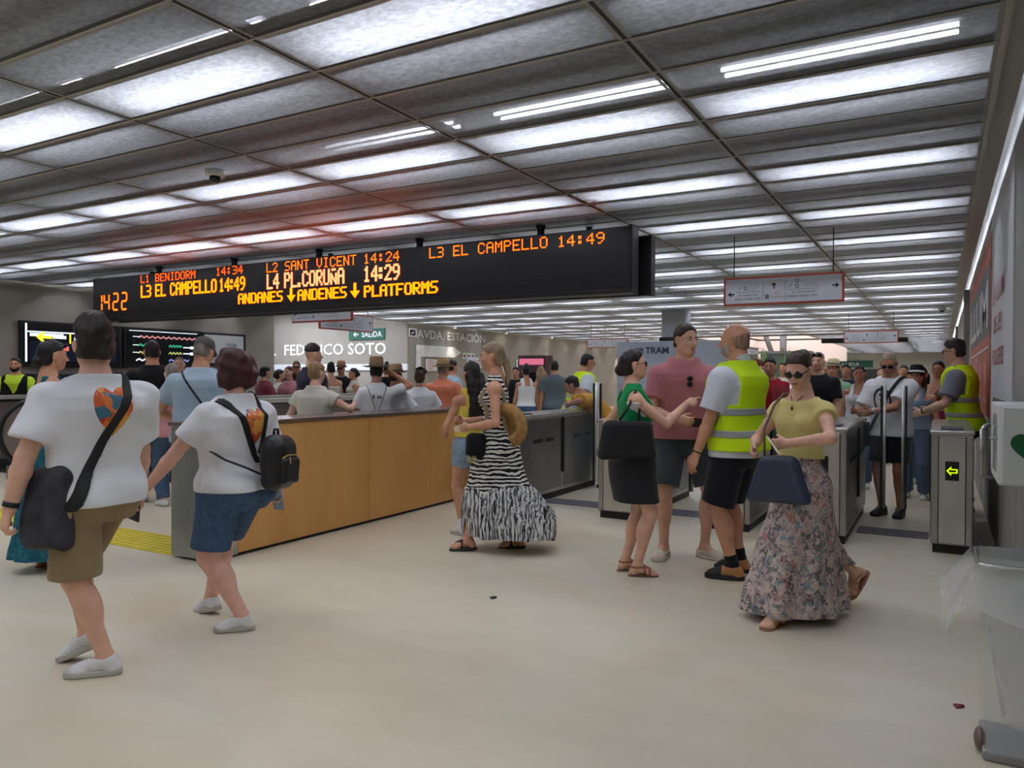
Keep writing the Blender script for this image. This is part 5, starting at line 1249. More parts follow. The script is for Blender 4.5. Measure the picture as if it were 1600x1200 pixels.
p.strap(strapm, (-.12, -.08, 1.45), (.05, -.16, 1.08), w=.020, t=.010, parent=bp, keep='back'); p.strap(strapm, (.13, -.08, 1.46), (.09, -.16, 1.14), w=.018, t=.010, parent=bp, keep='back')
MB().tube([np.array(q)*p.s for q in ((-.215, -.02, 1.12), (-.20, -.12, 1.07), (-.12, -.205, 1.02), (-.02, -.23, .97))], .012, 8, sq=.4).build('side_strap', strapm, bp)
Rb = rotm(14, 0, 4); c = np.array((.075, -.285, 1.04)); bkm = M('backpack_leather', (20, 20, 23), .45, bump=(14, .4))
def f(g): return smin(rbf(g, c+np.array((0, 0, -.02)), (.128, .075, .155), .06, Rb), rbf(g, c+np.array((0, 0, .05)), (.115, .065, .115), .062, Rb), .05) + sines(g, .006, 18, 5)
bb = blob('backpack_body', f, c-.32, c+.32, .0075, bkm, bp, p.s)
blob('front_pocket', lambda g: rbf(g, c+Rb @ np.array((0, -.075, -.055)), (.105, .032, .085), .03, Rb)+sines(g, .004, 18, 6), c-.3, c+.3, .0065, bkm, bp, p.s)
gold = M('zip_gold', (190, 160, 100), .3, .8); zp = MB()
for zz, ww, yy in ((.035, .105, -.100), (.105, .085, -.075)):
    zp.tube([(c+Rb @ np.array((math.sin(a)*ww, yy+.02*abs(math.sin(a)), zz+.03*math.cos(a)-.02)))*p.s for a in np.linspace(-1.4, 1.4, 9)], .0035, 6)
zp.tube([(c+Rb @ np.array((-.04, -.098, .03)))*p.s, (c+Rb @ np.array((-.045, -.105, -.01)))*p.s], .004, 6).build('zips', gold, bp)
MB().tube([(c+Rb @ np.array(q))*p.s for q in ((-.03, .02, .16), (-.025, .02, .20), (.025, .02, .20), (.03, .02, .16))], .008).build('handle', strapm, bp)
hf = p.hf['r']; ph = p.thing('phone', 'pale phone in the right hand of the woman with the backpack', 'phone')
MB().box((-.036, -.075, -.004), (.036, .075, .004)).build('case', M('phone_pale', (150, 160, 180), .3), ph, .003).matrix_local = Matrix.Translation(Vector((hf[0]+hf[1]*.08+hf[2]*.024)*p.s)) @ Matrix(np.stack([hf[3], hf[1], hf[2]], 1)).to_4x4()

# woman in the zebra dress
def zebra_mat(name, lower=False):
    m, nt, b = new_mat(name); w = nt.nodes.new('ShaderNodeTexWave'); w.wave_type = 'BANDS'; w.bands_direction = 'Z' if not lower else 'Y'
    w.inputs['Scale'].default_value = 9 if not lower else 9; w.inputs['Distortion'].default_value = 5.5 if not lower else 9; w.inputs['Detail'].default_value = 2; w.inputs['Detail Scale'].default_value = 1.6
    nt.links.new(coords(nt, (.55, .55, 1) if not lower else (1, 1, .35)), w.inputs['Vector'])
    if lower:
        n = noise(nt, 105, 3, stretch=(1, 1, .06)); mx = nt.nodes.new('ShaderNodeMix'); mx.data_type = 'FLOAT'; mx.inputs[0].default_value = .82
        nt.links.new(w.outputs[1], mx.inputs[2]); nt.links.new(n.outputs[0], mx.inputs[3]); src = mx.outputs[0]
        st = [(.40, lin((36, 36, 38))), (.49, lin((150, 150, 152))), (.57, lin((222, 222, 220)))]
    else: src = w.outputs[1]; st = [(.46, lin((26, 26, 28))), (.54, lin((226, 224, 218)))]
    nt.links.new(ramp(nt, src, st), b.inputs['Base Color']); b.inputs['Roughness'].default_value = .85; b.inputs['Specular IOR Level'].default_value = .2
    if lower: add_bump(nt, b, 60, .8, (1, 1, .1), .01)
    return m
p = who('person walking left in a zebra striped halter dress with fringed hem', 778, 6.46, 537, 84, sex='f', fat=1.0, vox=.0068, skin_m=SK2, head=(4, 4, 0), lean=3, armfat=1.05,
        legs={'l': (-.07, .24, .10, 0, 4), 'r': (.08, -.16, .09, 0, 4)}, arms={'l': (-.17, .22, 1.05, (-.6, -1, -.4)), 'r': (.04, .30, 1.09, (.6, -.6, -.6))}, hands=('pinch', 'pinch'))
p.hair((142, 122, 98), 'pony', t=.014, length=.24, rough=.005)
zm = zebra_mat('zebra_print')
F = np.minimum(np.maximum(p.T0-.011, np.maximum(p.zrest-1.36-np.maximum(0, (.09-np.abs(g_x)) if False else 0), -1)), 9) if False else np.maximum(p.T0-.011, p.zrest-1.36)
xx = np.abs(p.g.x-p.pt((0, 0, 1.4))[0]); F = np.minimum(F, np.maximum(p.T-.009, np.maximum(np.abs(xx-.075-(1.47-p.zrest)*.12)-.022, np.abs(p.zrest-1.42)-.07)))
S = p.skirt(zm, [(.50, .20, .27, 0, -.02), (.70, .19, .225, 0, .01), (.92, .185, .165, 0, -.01), (1.10, .142, .118, 0, .005), (1.14, .135, .112, 0, .01)], n=7, amp=(.0, .05))
F = smin(F, S, .03); F = np.maximum(F, -(p.UA-.003)); F = p.wrinkle(F, .004, 3); F = np.maximum(F, .48-p.drop-p.g.z)
dr = p.emit_field('dress', F, zm); p.outer = np.minimum(p.outer, F); p.topF = F
S2 = p.skirt(zm, [(.13, .27, .42, 0, -.15), (.20, .27, .40, 0, -.13), (.40, .25, .34, 0, -.06), (.53, .215, .285, 0, -.02), (.56, .19, .26, 0, -.015)], n=13, amp=(.06, .13))
S2 = p.wrinkle(S2, .008, 7, 34, .25); p.emit_field('fringe', S2, zebra_mat('zebra_fringe', True), dr)
bw = MB(); c = p.pt((-.05, .12, 1.36))
for q in ((0, .05, .05), (0, .05, -.05), (0, -.02, -.10), (-.03, .0, -.12)): bw.tube([c*p.s, (c+np.array(q)*.5)*p.s, (c+np.array(q))*p.s], [.008, .014, .006], 8)
bw.build('bow', blackc, dr)
p.shoes(M('flipflop_black', (16, 16, 17), .5), M('flipflop_strap', (18, 18, 19), .5), 'flipflop'); p.wristband('l', MATS['watch_black'], 'watch', .9, .028, .011)
t = p.thing('straw_hat', 'round straw hat tucked under the arm of the woman in the zebra dress', 'hat'); R = rotm(-24, 0, 0) @ rotm(0, 0, 80); c = p.pt((-.165, -.10, 1.07))*p.s
stw = M('straw_gold', (176, 138, 84), .8, bump=(90, .8), vary=(24, (150, 112, 62)))
MB().lathe([(.001, .07), (.06, .068), (.085, .05), (.095, 0), (.12, -.004), (.19, .012), (.192, .006), (.12, -.012), (.09, -.006), (.08, .045), (.001, .06)], R, c, 32).build('straw', stw, t)
MB().lathe([(.097, .002), (.092, .028), (.088, .028)], R, c, 32).build('hat_band', M('hat_band_brown', (120, 88, 50), .7), t)
t = p.thing('pouch_bag', 'small black pouch hanging in front of the zebra dress', 'bag'); c = np.array((-.16, .16, .90))
blob('pouch', lambda g: rbf(g, c, (.06, .085, .10), .05)+sines(g, .008, 22, 2), c-.2, c+.2, .007, blackc, t, p.s)
p.strap(MATS['strap_tan'], (-.14, .02, 1.46), (-.13, .17, 1.0), w=.008, t=.012, parent=t, name='cord')
tz = MB()
for k in range(4): tz.tube([(c+np.array((-.05, .06-.02*k, -.07)))*p.s, (c+np.array((-.055, .065-.02*k, -.14)))*p.s], .005, 6)
tz.build('tassels', M('tassel_yellow', (196, 186, 110), .8), t)
hf = p.hf['l']; t = p.thing('ticket', 'small pale ticket in the fingers of the woman in the zebra dress', 'ticket')
MB().box((-.025, -.045, -.002), (.025, .045, .002)).build('card', M('ticket_paper', (216, 200, 170), .6), t).matrix_local = Matrix.Translation(Vector((hf[0]+hf[1]*.12+hf[2]*.03)*p.s)) @ Matrix(np.stack([hf[3], hf[1], hf[2]], 1)).to_4x4()

# girl in yellow top behind her
yel = cloth('yellow_cotton', (226, 208, 92))
p = who('person with long dark hair, yellow top and denim shorts behind the zebra dress', 737, 7.1, 567, 28, sex='f', vox=.0075, skin_m=SK2, head=(6, 0, 0), legs={'l': (-.10, .0, .085, 14, 0), 'r': (.11, .06, .085, -22, 0)},
        arms={'l': (-.20, .22, 1.02, (-.7, -1, -.2)), 'r': (.22, .20, 1.02, (.7, -1, 0))}, hands=('hold', 'hold'))
p.hair((32, 24, 22), 'long', t=.016, length=.50); p.bottoms(denim_l, hem=.70, off=.012, flare=.016, waist=1.03); p.tank(yel, hem=1.0, ztop=1.36, loose=.9, strap=(.085, .02), high_back=-.04)
p.shoes(shoe_w, sole_w, sock=whitec)

# woman in green top
green_c = cloth('green_jersey', (24, 138, 78))
p = who('person in a green tank top and black denim skirt pointing to the right', 993, 5.70, 548, -78, sex='f', fat=1.04, vox=.0065, skin_m=SK1, head=(-6, -3, 0), armfat=1.1, lean=-2,
        legs={'r': (.09, .0, .085, -4, 0), 'l': (-.08, -.06, .085, 10, 0)}, arms={'r': (.10, .38, 1.34, (.5, -.6, -1)), 'l': (-.22, .06, 1.10, (-.8, -1.4, .2))}, hands=('relax', 'point'), hand_dir=(None, (-.05, 1, .25)), palm=(None, (-1, 0, -.4)))
p.hair((34, 24, 22), 'bun', t=.014, bun=(0, -.125, -.035), bunr=.047); p.glasses()
p.tank(green_c, hem=.93, ztop=1.30, loose=.92, strap=(.088, .026), off=.013, wr=.005, high_back=.05)
S = p.skirt(charcoal, [(.575, .205, .172, 0, 0), (.70, .202, .178, 0, -.015), (.88, .198, .186, 0, -.025), (1.0, .168, .145, 0, -.005)], n=4, amp=(0, .02)); p.emit_field('skirt', p.wrinkle(S, .004, 2), charcoal)
T2 = np.maximum(np.maximum(p.topF-.004, -(p.topF+.008)), np.abs(p.UA-.010)-.012); p.emit_field('white_trim', np.maximum(T2, 1.24-p.zrest), whitec)
p.shoes(M('sandal_brown', (120, 80, 66), .6), M('sandal_strap', (150, 96, 78), .5), 'sandal')
t = p.thing('tote_bag', 'black woven tote bag on the shoulder of the woman in green', 'bag'); c = np.array((.25, -.115, 1.07))
tm_ = M('tote_black', (24, 24, 27), .85, bump=(70, 1.0))
blob('bag_body', lambda g: rbf(g, c, (.055, .200-.05*np.clip((g.z-c[2])/.3, -.5, .5), .145), .045, rotm(0, 0, -4))+sines(g, .007, 16, 8), c-.34, c+.34, .007, tm_, t, p.s)
MB().tube([np.array(q)*p.s for q in ((.235, -.19, 1.19), (.225, -.10, 1.32), (.150, -.035, 1.432), (.135, -.03, 1.44), (.18, -.0, 1.36), (.235, -.03, 1.19))], .009, 8).build('handle', strapm, t)

# man in pink polo
pink_c = cloth('pink_pique', (186, 118, 124)); grey_sh = cloth('slate_cotton', (72, 76, 84))
p = who('person in a pink polo shirt and slate shorts facing the camera', 1069, 6.24, 508, -164, sex='m', fat=1.02, vox=.0068, skin_m=SK1, head=(22, 3, 0),
        legs={'l': (-.155, .03, .085, 34, 0), 'r': (.155, .02, .085, -34, 0)}, arms={'r': (.12, .27, 1.05, (1, -.6, -.6)), 'l': (-.29, .04, .80, (-.6, -1, 0))}, hands=('relax', 'hold'), hand_dir=(None, (-.75, .6, -.1)))
p.hair((52, 40, 34), 'buzz', t=.009, rough=.003, line=.075);
p.bottoms(grey_sh, hem=.535, off=.018, flare=.022, waist=1.0); p.top(pink_c, hem=.90, sleeve=.72, off=.018, loose=1.0, wr=.012, soff=.024, collar=1.52, vneck=.15, name='polo_shirt'); p.collar(pink_c)
p.shoes(M('slipon_cream', (222, 210, 190), .7), M('slipon_sole', (206, 200, 186), .6), 'slipon')
sg = MB(); c = p.pt((0, .145, 1.33))
for q in (-.018, .022): sg.ell((c+np.array((.004, .02, q)))*p.s, np.array((.024, .010, .019))*p.s)
sg.build('hung_sunglasses', M('lens_16', (16, 14, 14), .12), p.body)
MB().tube([(p.pt(q))*p.s for q in ((-.075, .0, 1.50), (-.06, .07, 1.46), (0, .125, 1.36), (.06, .07, 1.46), (.075, .0, 1.50))], .003, 6).build('cord', blackc, p.body)
hf = p.hf['r']; t = p.thing('phone', 'dark red phone held in the hand of the man in pink', 'phone')
MB().box((-.036, -.075, -.005), (.036, .075, .005)).build('case', M('phone_maroon', (58, 26, 30), .4), t, .003).matrix_local = Matrix.Translation(Vector((hf[0]+hf[1]*.10+hf[2]*.022)*p.s)) @ Matrix(np.stack([hf[3], hf[1], hf[2]], 1)).to_4x4()

# bald man in hi-vis vest
shirt_g = cloth('pale_grey_shirt', (206, 212, 220)); navy = cloth('navy_twill', (26, 28, 36))
p = who('person with bald head and grey beard in a yellow hi-vis vest, standing in profile', 1152, 5.64, 506, 66, sex='m', fat=1.16, vox=.0066, skin_m=SK2, head=(10, 4, 0), twist=-8,
        legs={'l': (-.11, -.03, .085, 18, 0), 'r': (.12, .02, .085, 4, 0)}, arms={'l': (-.285, .17, .84, (-.5, -1, .2)), 'r': (.30, .18, .84, (.5, -1, 0))}, hands=('relax', 'relax'))
p.hair((138, 112, 96), 'fringe_ring', t=.001, rough=.0); p.beard((178, 164, 152), .008)
p.bottoms(navy, hem=.50, off=.018, flare=.030, waist=1.0); p.top(shirt_g, hem=.84, sleeve=.78, off=.016, loose=1.0, wr=.005, soff=.032, name='shirt', collar=1.49); p.collar(shirt_g, .05)
p.vest(hivis, reflect, hem=.885, off=.036, bands=((.975, 1.025), (1.125, 1.175)), half=.175)
p.shoes(M('shoe_tan', (176, 124, 74), .6), M('sole_black', (24, 24, 26), .6), accent=M('shoe_black', (28, 28, 30), .6), sock=blackc)
p.wristband('l', MATS['watch_black'], 'bracelet', .92, .031, .005)

# woman in pale yellow top and floral trousers
pale_y = cloth('pale_yellow_jersey', (226, 212, 140))
def floral():
    m, nt, b = new_mat('floral_print'); v = nt.nodes.new('ShaderNodeTexVoronoi'); v.inputs['Scale'].default_value = 42
    n = noise(nt, 24, 3, dist=1.2); n2 = noise(nt, 5, 3)
    mx = nt.nodes.new('ShaderNodeMix'); mx.data_type = 'RGBA'; mx.inputs[0].default_value = .10; nt.links.new(coords(nt, (1, 1, .8)), mx.inputs[6]); nt.links.new(n.outputs[1], mx.inputs[7]); nt.links.new(mx.outputs[2], v.inputs['Vector'])
    sp_ = nt.nodes.new('ShaderNodeSeparateColor'); nt.links.new(v.outputs['Color'], sp_.inputs[0])
    c1 = ramp(nt, sp_.outputs[0], [(0, lin((206, 190, 182))), (.26, lin((170, 158, 156))), (.42, lin((96, 102, 112))), (.56, lin((214, 192, 180))), (.72, lin((120, 146, 150))), (.84, lin((58, 60, 68))), (.93, lin((186, 128, 122)))], 'CONSTANT')
    c2 = ramp(nt, n2.outputs[0], [(.4, lin((150, 142, 136))), (.6, lin((206, 176, 164)))])
    m2 = nt.nodes.new('ShaderNodeMix'); m2.data_type = 'RGBA'; m2.inputs[0].default_value = .2; nt.links.new(c1, m2.inputs[6]); nt.links.new(c2, m2.inputs[7]); nt.links.new(m2.outputs[2], b.inputs['Base Color']); b.inputs['Roughness'].default_value = .85; b.inputs['Specular IOR Level'].default_value = .2
    return m
fl = floral()
p = who('person in a pale yellow top and long floral skirt walking forward looking down', 1252, 4.72, 552, 142, sex='f', fat=.90, vox=.0062, skin_m=SK1, head=(12, 26, 0), twist=6, armfat=1.05,
        legs={'l': (-.08, .30, .085, 6, 0), 'r': (-.05, -.50, .22, -14, 52)}, arms={'l': (-.10, .25, 1.13, (-1.6, -.2, -.1)), 'r': (.18, .22, 1.10, (1, -.8, -.3))}, hands=('hold', 'hold'), hand_dir=((.8, .4, -.1), (-.2, .6, -.7)))
p.hair((58, 44, 36), 'bun', t=.010, rough=.004, bun=(0, -.12, .05), bunr=.05); p.glasses()
p.top(pale_y, hem=1.06, sleeve=.24, off=.011, loose=.78, wr=.004, soff=.016, collar=1.455, name='top')
F = p.skirt(fl, [(.09, .26, .36, -.0, .05), (.25, .245, .33, 0, .03), (.55, .21, .25, 0, .01), (.85, .185, .17, 0, -.01), (1.02, .132, .110, 0, 0), (1.06, .128, .106, 0, 0)], n=6, amp=(.0, .14), seed=2)
p.emit_field('skirt', p.wrinkle(F, .009, 4, 20, .4), fl)
p.shoes(M('sandal_tan', (150, 104, 80), .6), M('sandal_strap_tan', (176, 136, 108), .5), 'sandal')
MB().tube([(p.pt(q))*p.s for q in ((-.06, .0, 1.485), (-.04, .055, 1.455), (0, .095, 1.40), (.04, .055, 1.455), (.06, .0, 1.485))], .0025, 6).ell(p.pt((0, .105, 1.38))*p.s, (.007, .004, .014)).build('necklace', M('cord_brown', (70, 50, 40), .6), p.body)
p.wristband('l', M('bracelet_pink', (196, 150, 140), .5), 'bracelet', .93, .027, .007)
t = p.thing('handbag', 'navy blue handbag held in front of the floral skirt', 'bag'); nb = M('navy_leather', (46, 56, 80), .55, bump=(60, .4), vary=(5, (40, 50, 72))); c = np.array((-.05, .27, .90)); Rb = rotm(8, -6, 4)
blob('bag_body', lambda g: rbf(g, c, (.172-.11*np.clip((g.z-c[2])/.3, -.6, .6), .055, .150), .045, Rb)+sines(g, .006, 13, 4), c-.32, c+.32, .0065, nb, t, p.s)
MB().tube([np.array(q)*p.s for q in ((.07, .26, 1.03), (.12, .21, 1.20), (.130, .10, 1.36), (.115, .03, 1.43), (.115, -.05, 1.43))], .008, 8).build('strap', M('strap_brown', (110, 84, 66), .6), t)
MB().tube([(c+Rb @ np.array(q))*p.s for q in ((-.07, -.0, .145), (.0, -.0, .15), (.07, .0, .145))], .005, 6).build('zip', gold, t)
t = p.thing('fan', 'folded pale paper fan in the hands of the woman in yellow', 'fan'); hf = p.hf['l']; c = (hf[0]+hf[1]*.07+np.array((0, .03, .0)))
fm = MB()
for k in range(6): fm.box((-.012+k*.0035, -.07, -.010+.003*k), (-.002+k*.0035, .09, -.008+.003*k))
fm.build('fan_blades', M('fan_cream', (222, 214, 196), .6), t).matrix_local = Matrix.Translation(Vector(c*p.s)) @ Matrix.Rotation(math.radians(70), 4, 'Z') @ Matrix.Rotation(math.radians(-35), 4, 'X')
# ------------------------------------------------------------------ more people, further off
def crowd(label, u, D, vtop, hd, sex='m', sk=SK2, hair=((30, 24, 22), 'short'), top=('tee', whitec), bot=('long', denim), head=(0, 0, 0), vox=.0125, arms=None, legs=None, fat=1.0, lean=0, shoes=None, **kw):
    p = who(label, u, D, vtop, hd, sex=sex, skin_m=sk, head=head, vox=vox, arms=arms, legs=legs, fat=fat, lean=lean, face=vox < .014, **kw)
    if hair: p.hair(hair[0], hair[1], **(hair[2] if len(hair) > 2 else {}))
    if bot:
        if bot[0] == 'long': p.bottoms(bot[1], hem=.10, off=.016, flare=.012, name='trousers')
        elif bot[0] == 'short': p.bottoms(bot[1], hem=.52, off=.018, flare=.02)
        elif bot[0] == 'skirt': S = p.skirt(bot[1], [(.45, .22, .19, 0, 0), (.88, .195, .165, 0, -.02), (1.02, .155, .125, 0, 0)], n=5, amp=(0, .05)); p.emit_field('skirt', S, bot[1])
    if top:
        if top[0] == 'tee': p.top(top[1], hem=.86, sleeve=.68, off=.016, loose=.95, wr=.008, soff=.022)
        elif top[0] == 'long': p.top(top[1], hem=.86, sleeve=1.85, off=.018, loose=.98, wr=.006, soff=.024, name='shirt')
        elif top[0] == 'cap': p.top(top[1], hem=.90, sleeve=.40, off=.016, loose=.95, wr=.006, soff=.026, name='top')
        elif top[0] == 'tank': p.tank(top[1], hem=.94, ztop=1.34, loose=.92, strap=(.085, .028))
        elif top[0] == 'bandeau': p.tank(top[1], hem=.94, ztop=1.30, loose=.9, strap=(.09, .002))
    p.shoes(shoes or shoe_w, sole_w if not shoes else shoes)
    return p
blk = M('shoe_black_plain', (20, 20, 22), .5); cream = cloth('cream_cotton', (216, 210, 196)); navy_t = cloth('navy_cotton', (38, 42, 58)); maroon = cloth('maroon_cotton', (112, 44, 56)); coral = cloth('coral_linen', (226, 136, 104)); ltblue = cloth('light_blue_cotton', (170, 190, 206)); rosec = cloth('rose_cotton', (190, 132, 136)); redc = cloth('red_cotton', (170, 30, 46)); grn = cloth('sea_green_cotton', (140, 176, 140)); mag = cloth('magenta_cotton', (160, 50, 90)); must = cloth('mustard_cotton', (206, 150, 40)); teal_g = cloth('grey_green_cotton', (92, 108, 112)); jeans = M('denim_pale', (134, 156, 180), .9, vary=(20, (112, 134, 158)), bump=(90, .3), spec=.2)
dkh = (26, 21, 20); brh = (70, 48, 36); blh = (150, 122, 86); gryh = (120, 112, 106)
rest = {'l': (-.22, .28, 1.04, (-.8, -1, 0)), 'r': (.22, .28, 1.04, (.8, -1, 0))}

# woman in the teal dress
p = who('person in a long teal halter dress, half hidden by the man in white', 78, 5.8, 533, -66, sex='f', skin_m=SK2, vox=.0075, head=(-8, 4, 0), arms={'r': (.18, .12, .86), 'l': (-.2, .2, 1.0)})
p.hair((22, 18, 18), 'bun', t=.012, bun=(0, -.115, -.06), bunr=.042)
tl = M('teal_print', (24, 76, 94), .85, vary=(26, (48, 112, 124)), bump=(40, .4), spec=.2)
F = np.maximum(p.T0-.012, p.zrest-np.where(p.g.y > 0, 1.36, 1.16)); xx = np.abs(p.g.x-p.pt((0, 0, 1.4))[0])
F = np.minimum(F, np.maximum(p.T-.010, np.maximum(np.abs(xx-.055)-.012, np.abs(p.zrest-1.32)-.16)))
S = p.skirt(tl, [(.10, .24, .26, 0, 0), (.5, .21, .21, 0, 0), (.90, .19, .165, 0, -.02), (1.10, .145, .12, 0, 0)], n=9, amp=(0, .10)); F = smin(F, S, .03); F = np.maximum(F, -(p.UA-.003)); p.emit_field('dress', p.wrinkle(F, .005, 3), tl)
p.shoes(M('sandal_tan', (150, 104, 80), .6), M('sandal_strap_tan', (176, 136, 108), .5), 'sandal'); MB().ell(p.hp((.084, .0, -.045))*p.s, (.006, .006, .014)).build('earring', gold, p.body); p.glasses(on_head=True)
# man in black polo and pale jeans
crowd('person in a black polo shirt and pale jeans, back view, beside the steel counter end', 238, 8.9, 534, 12, top=('tee', blackc), bot=('long', jeans), vox=.0095, shoes=M('shoe_check', (40, 40, 42), .5, vary=(60, (180, 180, 178))), arms=rest, head=(-6, 6, 0), hair=(dkh, 'short', dict(t=.018)))
# man in light blue shirt and cap
p = crowd('person in a light blue shirt and grey cap behind the steel counter end', 310, 6.75, 531, -14, top=('tee', ltblue), bot=('long', cloth('beige_cotton', (160, 148, 128))), vox=.0095, arms=rest, head=(-14, 24, 0), hair=(gryh, 'short', dict(t=.006)), fat=1.08, lean=8)
p.hat((92, 88, 86), None, kind='cap', name='cap'); b_ = p.thing('sling_strap', 'thin black sling bag on the man in the light blue shirt', 'bag'); p.strap(strapm, (-.12, -.08, 1.44), (.18, .06, 1.0), w=.010, t=.008, parent=b_, keep='back'); blob('pouch', lambda g: rbf(g, (.21, .08, .98), (.05, .09, .11), .04), (.0, -.1, .8), (.4, .3, 1.2), .01, strapm, b_, p.s)
# guard far left
p = crowd('person in a black vest with lime sleeves sitting beyond the escalator, far left', 24, 12.4, 559, 168, top=('tee', M('lime_sleeves', (196, 226, 40), .7)), bot=('long', blackc), shoes=blk, hair=(dkh, 'buzz', dict(t=.008)), arms=rest); p.beard(dkh, .006); p.vest(blackc, M('vest_grey', (70, 70, 72), .6), hem=.9, off=.03, bands=())
# people behind the counter
p = crowd('person with blond updo and cream top leaning on the wooden counter', 490, 8.0, 568, -22, 'f', SK4, (blh, 'bun', dict(t=.020, bun=(0, -.085, .075), bunr=.055)), ('cap', cream), ('long', blackc), fat=1.18, vox=.009, head=(-30, 6, 0), arms={'r': (.40, .24, 1.27, (.6, -1, -.4)), 'l': (-.30, .2, .95)}, armfat=1.15, lean=6)
p = crowd('person with shaved sides and dark top hair in a navy shirt, behind the cream top', 488, 9.6, 540, -62, 'm', SK1, ((40, 34, 32), 'buzz', dict(t=.010, top=.03, low=.045)), ('tee', navy_t), ('long', blackc), fat=1.12, head=(-6, 0, 0), vox=.011)
brown_hat = (136, 108, 82)
p = crowd('person in a white T-shirt holding the brim of a brown felt hat', 588, 8.9, 566, 6, 'f', SK3, (dkh, 'short'), ('tee', whitec), ('long', denim), vox=.0095, head=(-20, 6, 0), arms={'r': (.24, .10, 1.60, (1, -.2, -.2)), 'l': (-.3, .2, .92)})
p.hat(brown_hat, (92, 72, 56), brim=.19, crown=.13); b_ = p.thing('mini_backpack', 'tiny pale backpack with thin cords on the person in the brown hat', 'bag'); p.strap(M('cord_grey', (120, 116, 112), .6), (-.12, -.08, 1.45), (.0, -.14, 1.10), w=.007, t=.008, parent=b_, keep='back', name='cord'); p.strap(MATS['cord_grey'], (.12, -.08, 1.45), (.0, -.14, 1.10), w=.007, t=.008, parent=b_, keep='back', name='cord')
blob('pouch', lambda g: rbf(g, (0, -.185, 1.06), (.085, .045, .10), .04), (-.2, -.35, .88), (.2, 0, 1.26), .01, M('pouch_pale', (196, 178, 166), .7, vary=(30, (150, 110, 100))), b_, p.s)
text_mesh('I n', p.pt((-.06, -.152, 1.30))*p.s, (1, 0, 0), (0, -.1, 1), .045, ink, p.body, .10, .012, bold=.03, name='shirt_lettering')
p = crowd('person in a tan straw hat and white T-shirt, second hat along the counter', 617, 9.2, 575, -28, 'f', SK2, (brh, 'short'), ('tee', whitec), ('long', denim), vox=.011, head=(-20, 4, 0), arms=rest); p.hat((168, 140, 106), (60, 50, 44), brim=.165)
p = crowd('person with hair in two high buns and white T-shirt with small back lettering', 656, 10.1, 578, 4, 'f', SK2, (brh, 'bun', dict(t=.016, bun=(.07, -.05, .10), bunr=.04)), ('tee', whitec), ('long', denim), vox=.010, fat=1.12, arms={'r': (.34, .22, 1.0, (.4, -1, -.3)), 'l': (-.32, .2, .95)}, armfat=1.1)
for i, s_ in enumerate(('vacances en família', 'a la platja')): text_mesh(s_, p.pt((-.13+.04*i, -.172, 1.20-.05*i))*p.s, (1, 0, 0), (0, 0, 1), .018, ink_grey, p.body, .26-.08*i, .012, name='shirt_lettering')
MB().tube([p.hp((-.07, -.05, .13))*p.s, p.hp((0, -.06, .155))*p.s, p.hp((.07, -.05, .13))*p.s], [.012, .02, .012], 8).build('hair_bow', blackc, p.body)
p = crowd('person in a coral orange shirt and tan hat at the far end of the counter', 692, 10.9, 566, -22, 'm', SK2, (gryh, 'short', dict(t=.006)), ('tee', coral), ('long', cloth('beige_cotton', (160, 148, 128))), vox=.010, fat=1.14, arms={'r': (.34, .2, .98, (.6, -1, 0)), 'l': (-.3, .2, .95)}, head=(-10, 4, 0)); p.hat((170, 138, 96), (80, 64, 50), brim=.165)
crowd('person in a pale blue shirt standing behind the coral orange shirt', 706, 12.8, 563, -60, 'm', SK2, (dkh, 'short'), ('tee', ltblue), ('long', denim))
crowd('person in a maroon top with dark tied hair beyond the counter', 414, 13.0, 573, -60, 'f', SK2, (dkh, 'bun', dict(bun=(0, -.11, -.03))), ('tee', maroon), ('long', blackc), arms=rest)
crowd('person with dark hair and white top between the maroon and rose tops', 436, 14.2, 578, -70, 'f', SK2, (dkh, 'bun', dict(bun=(0, -.11, .0))), ('tee', cream), ('long', blackc))
crowd('person in a rose top with reddish brown hair beyond the counter', 452, 13.2, 573, 140, 'f', SK1, ((92, 50, 38), 'long', dict(length=.2)), ('tee', rosec), ('long', denim))
crowd('person in sunglasses and dark shirt at the back of the crowd', 463, 14.9, 565, 178, 'm', SK3, ((96, 80, 66), 'buzz'), ('tee', charcoal), ('long', denim)).glasses()
crowd('person with dark hair in a bun and strappy cream top, back view', 517, 14.3, 567, 20, 'f', SK2, (dkh, 'bun', dict(bun=(0, -.08, .10), bunr=.05)), ('bandeau', cream), ('long', denim))
p = crowd('person in a black shirt, sunglasses and brown hat facing the camera', 533, 15.8, 568, 160, 'm', SK3, (dkh, 'buzz'), ('tee', blackc), ('long', blackc), arms=rest); p.glasses(); p.hat((150, 116, 84), (90, 70, 52), brim=.13)
crowd('person in profile with dark low bun looking left beyond the counter', 553, 15.0, 576, 100, 'f', SK2, (dkh, 'bun', dict(bun=(0, -.12, -.01))), ('tank', cream), ('long', denim))
crowd('person with a dark topknot in a black top beyond the hats', 604, 15.8, 570, 10, 'f', SK2, (dkh, 'bun', dict(bun=(0, -.03, .15), bunr=.05)), ('tee', blackc), ('long', denim))
crowd('person with shaved head looking over the light blue shoulder', 280, 11.4, 558, 178, 'm', SK1, ((120, 100, 90), 'buzz', dict(t=.003, rough=0)), ('tee', cream), ('long', denim))
crowd('person with grey hair and pale top between the black polo and blue shirt', 268, 8.6, 570, 20, 'f', SK4, (gryh, 'short', dict(t=.02)), ('tee', rosec), ('long', denim))
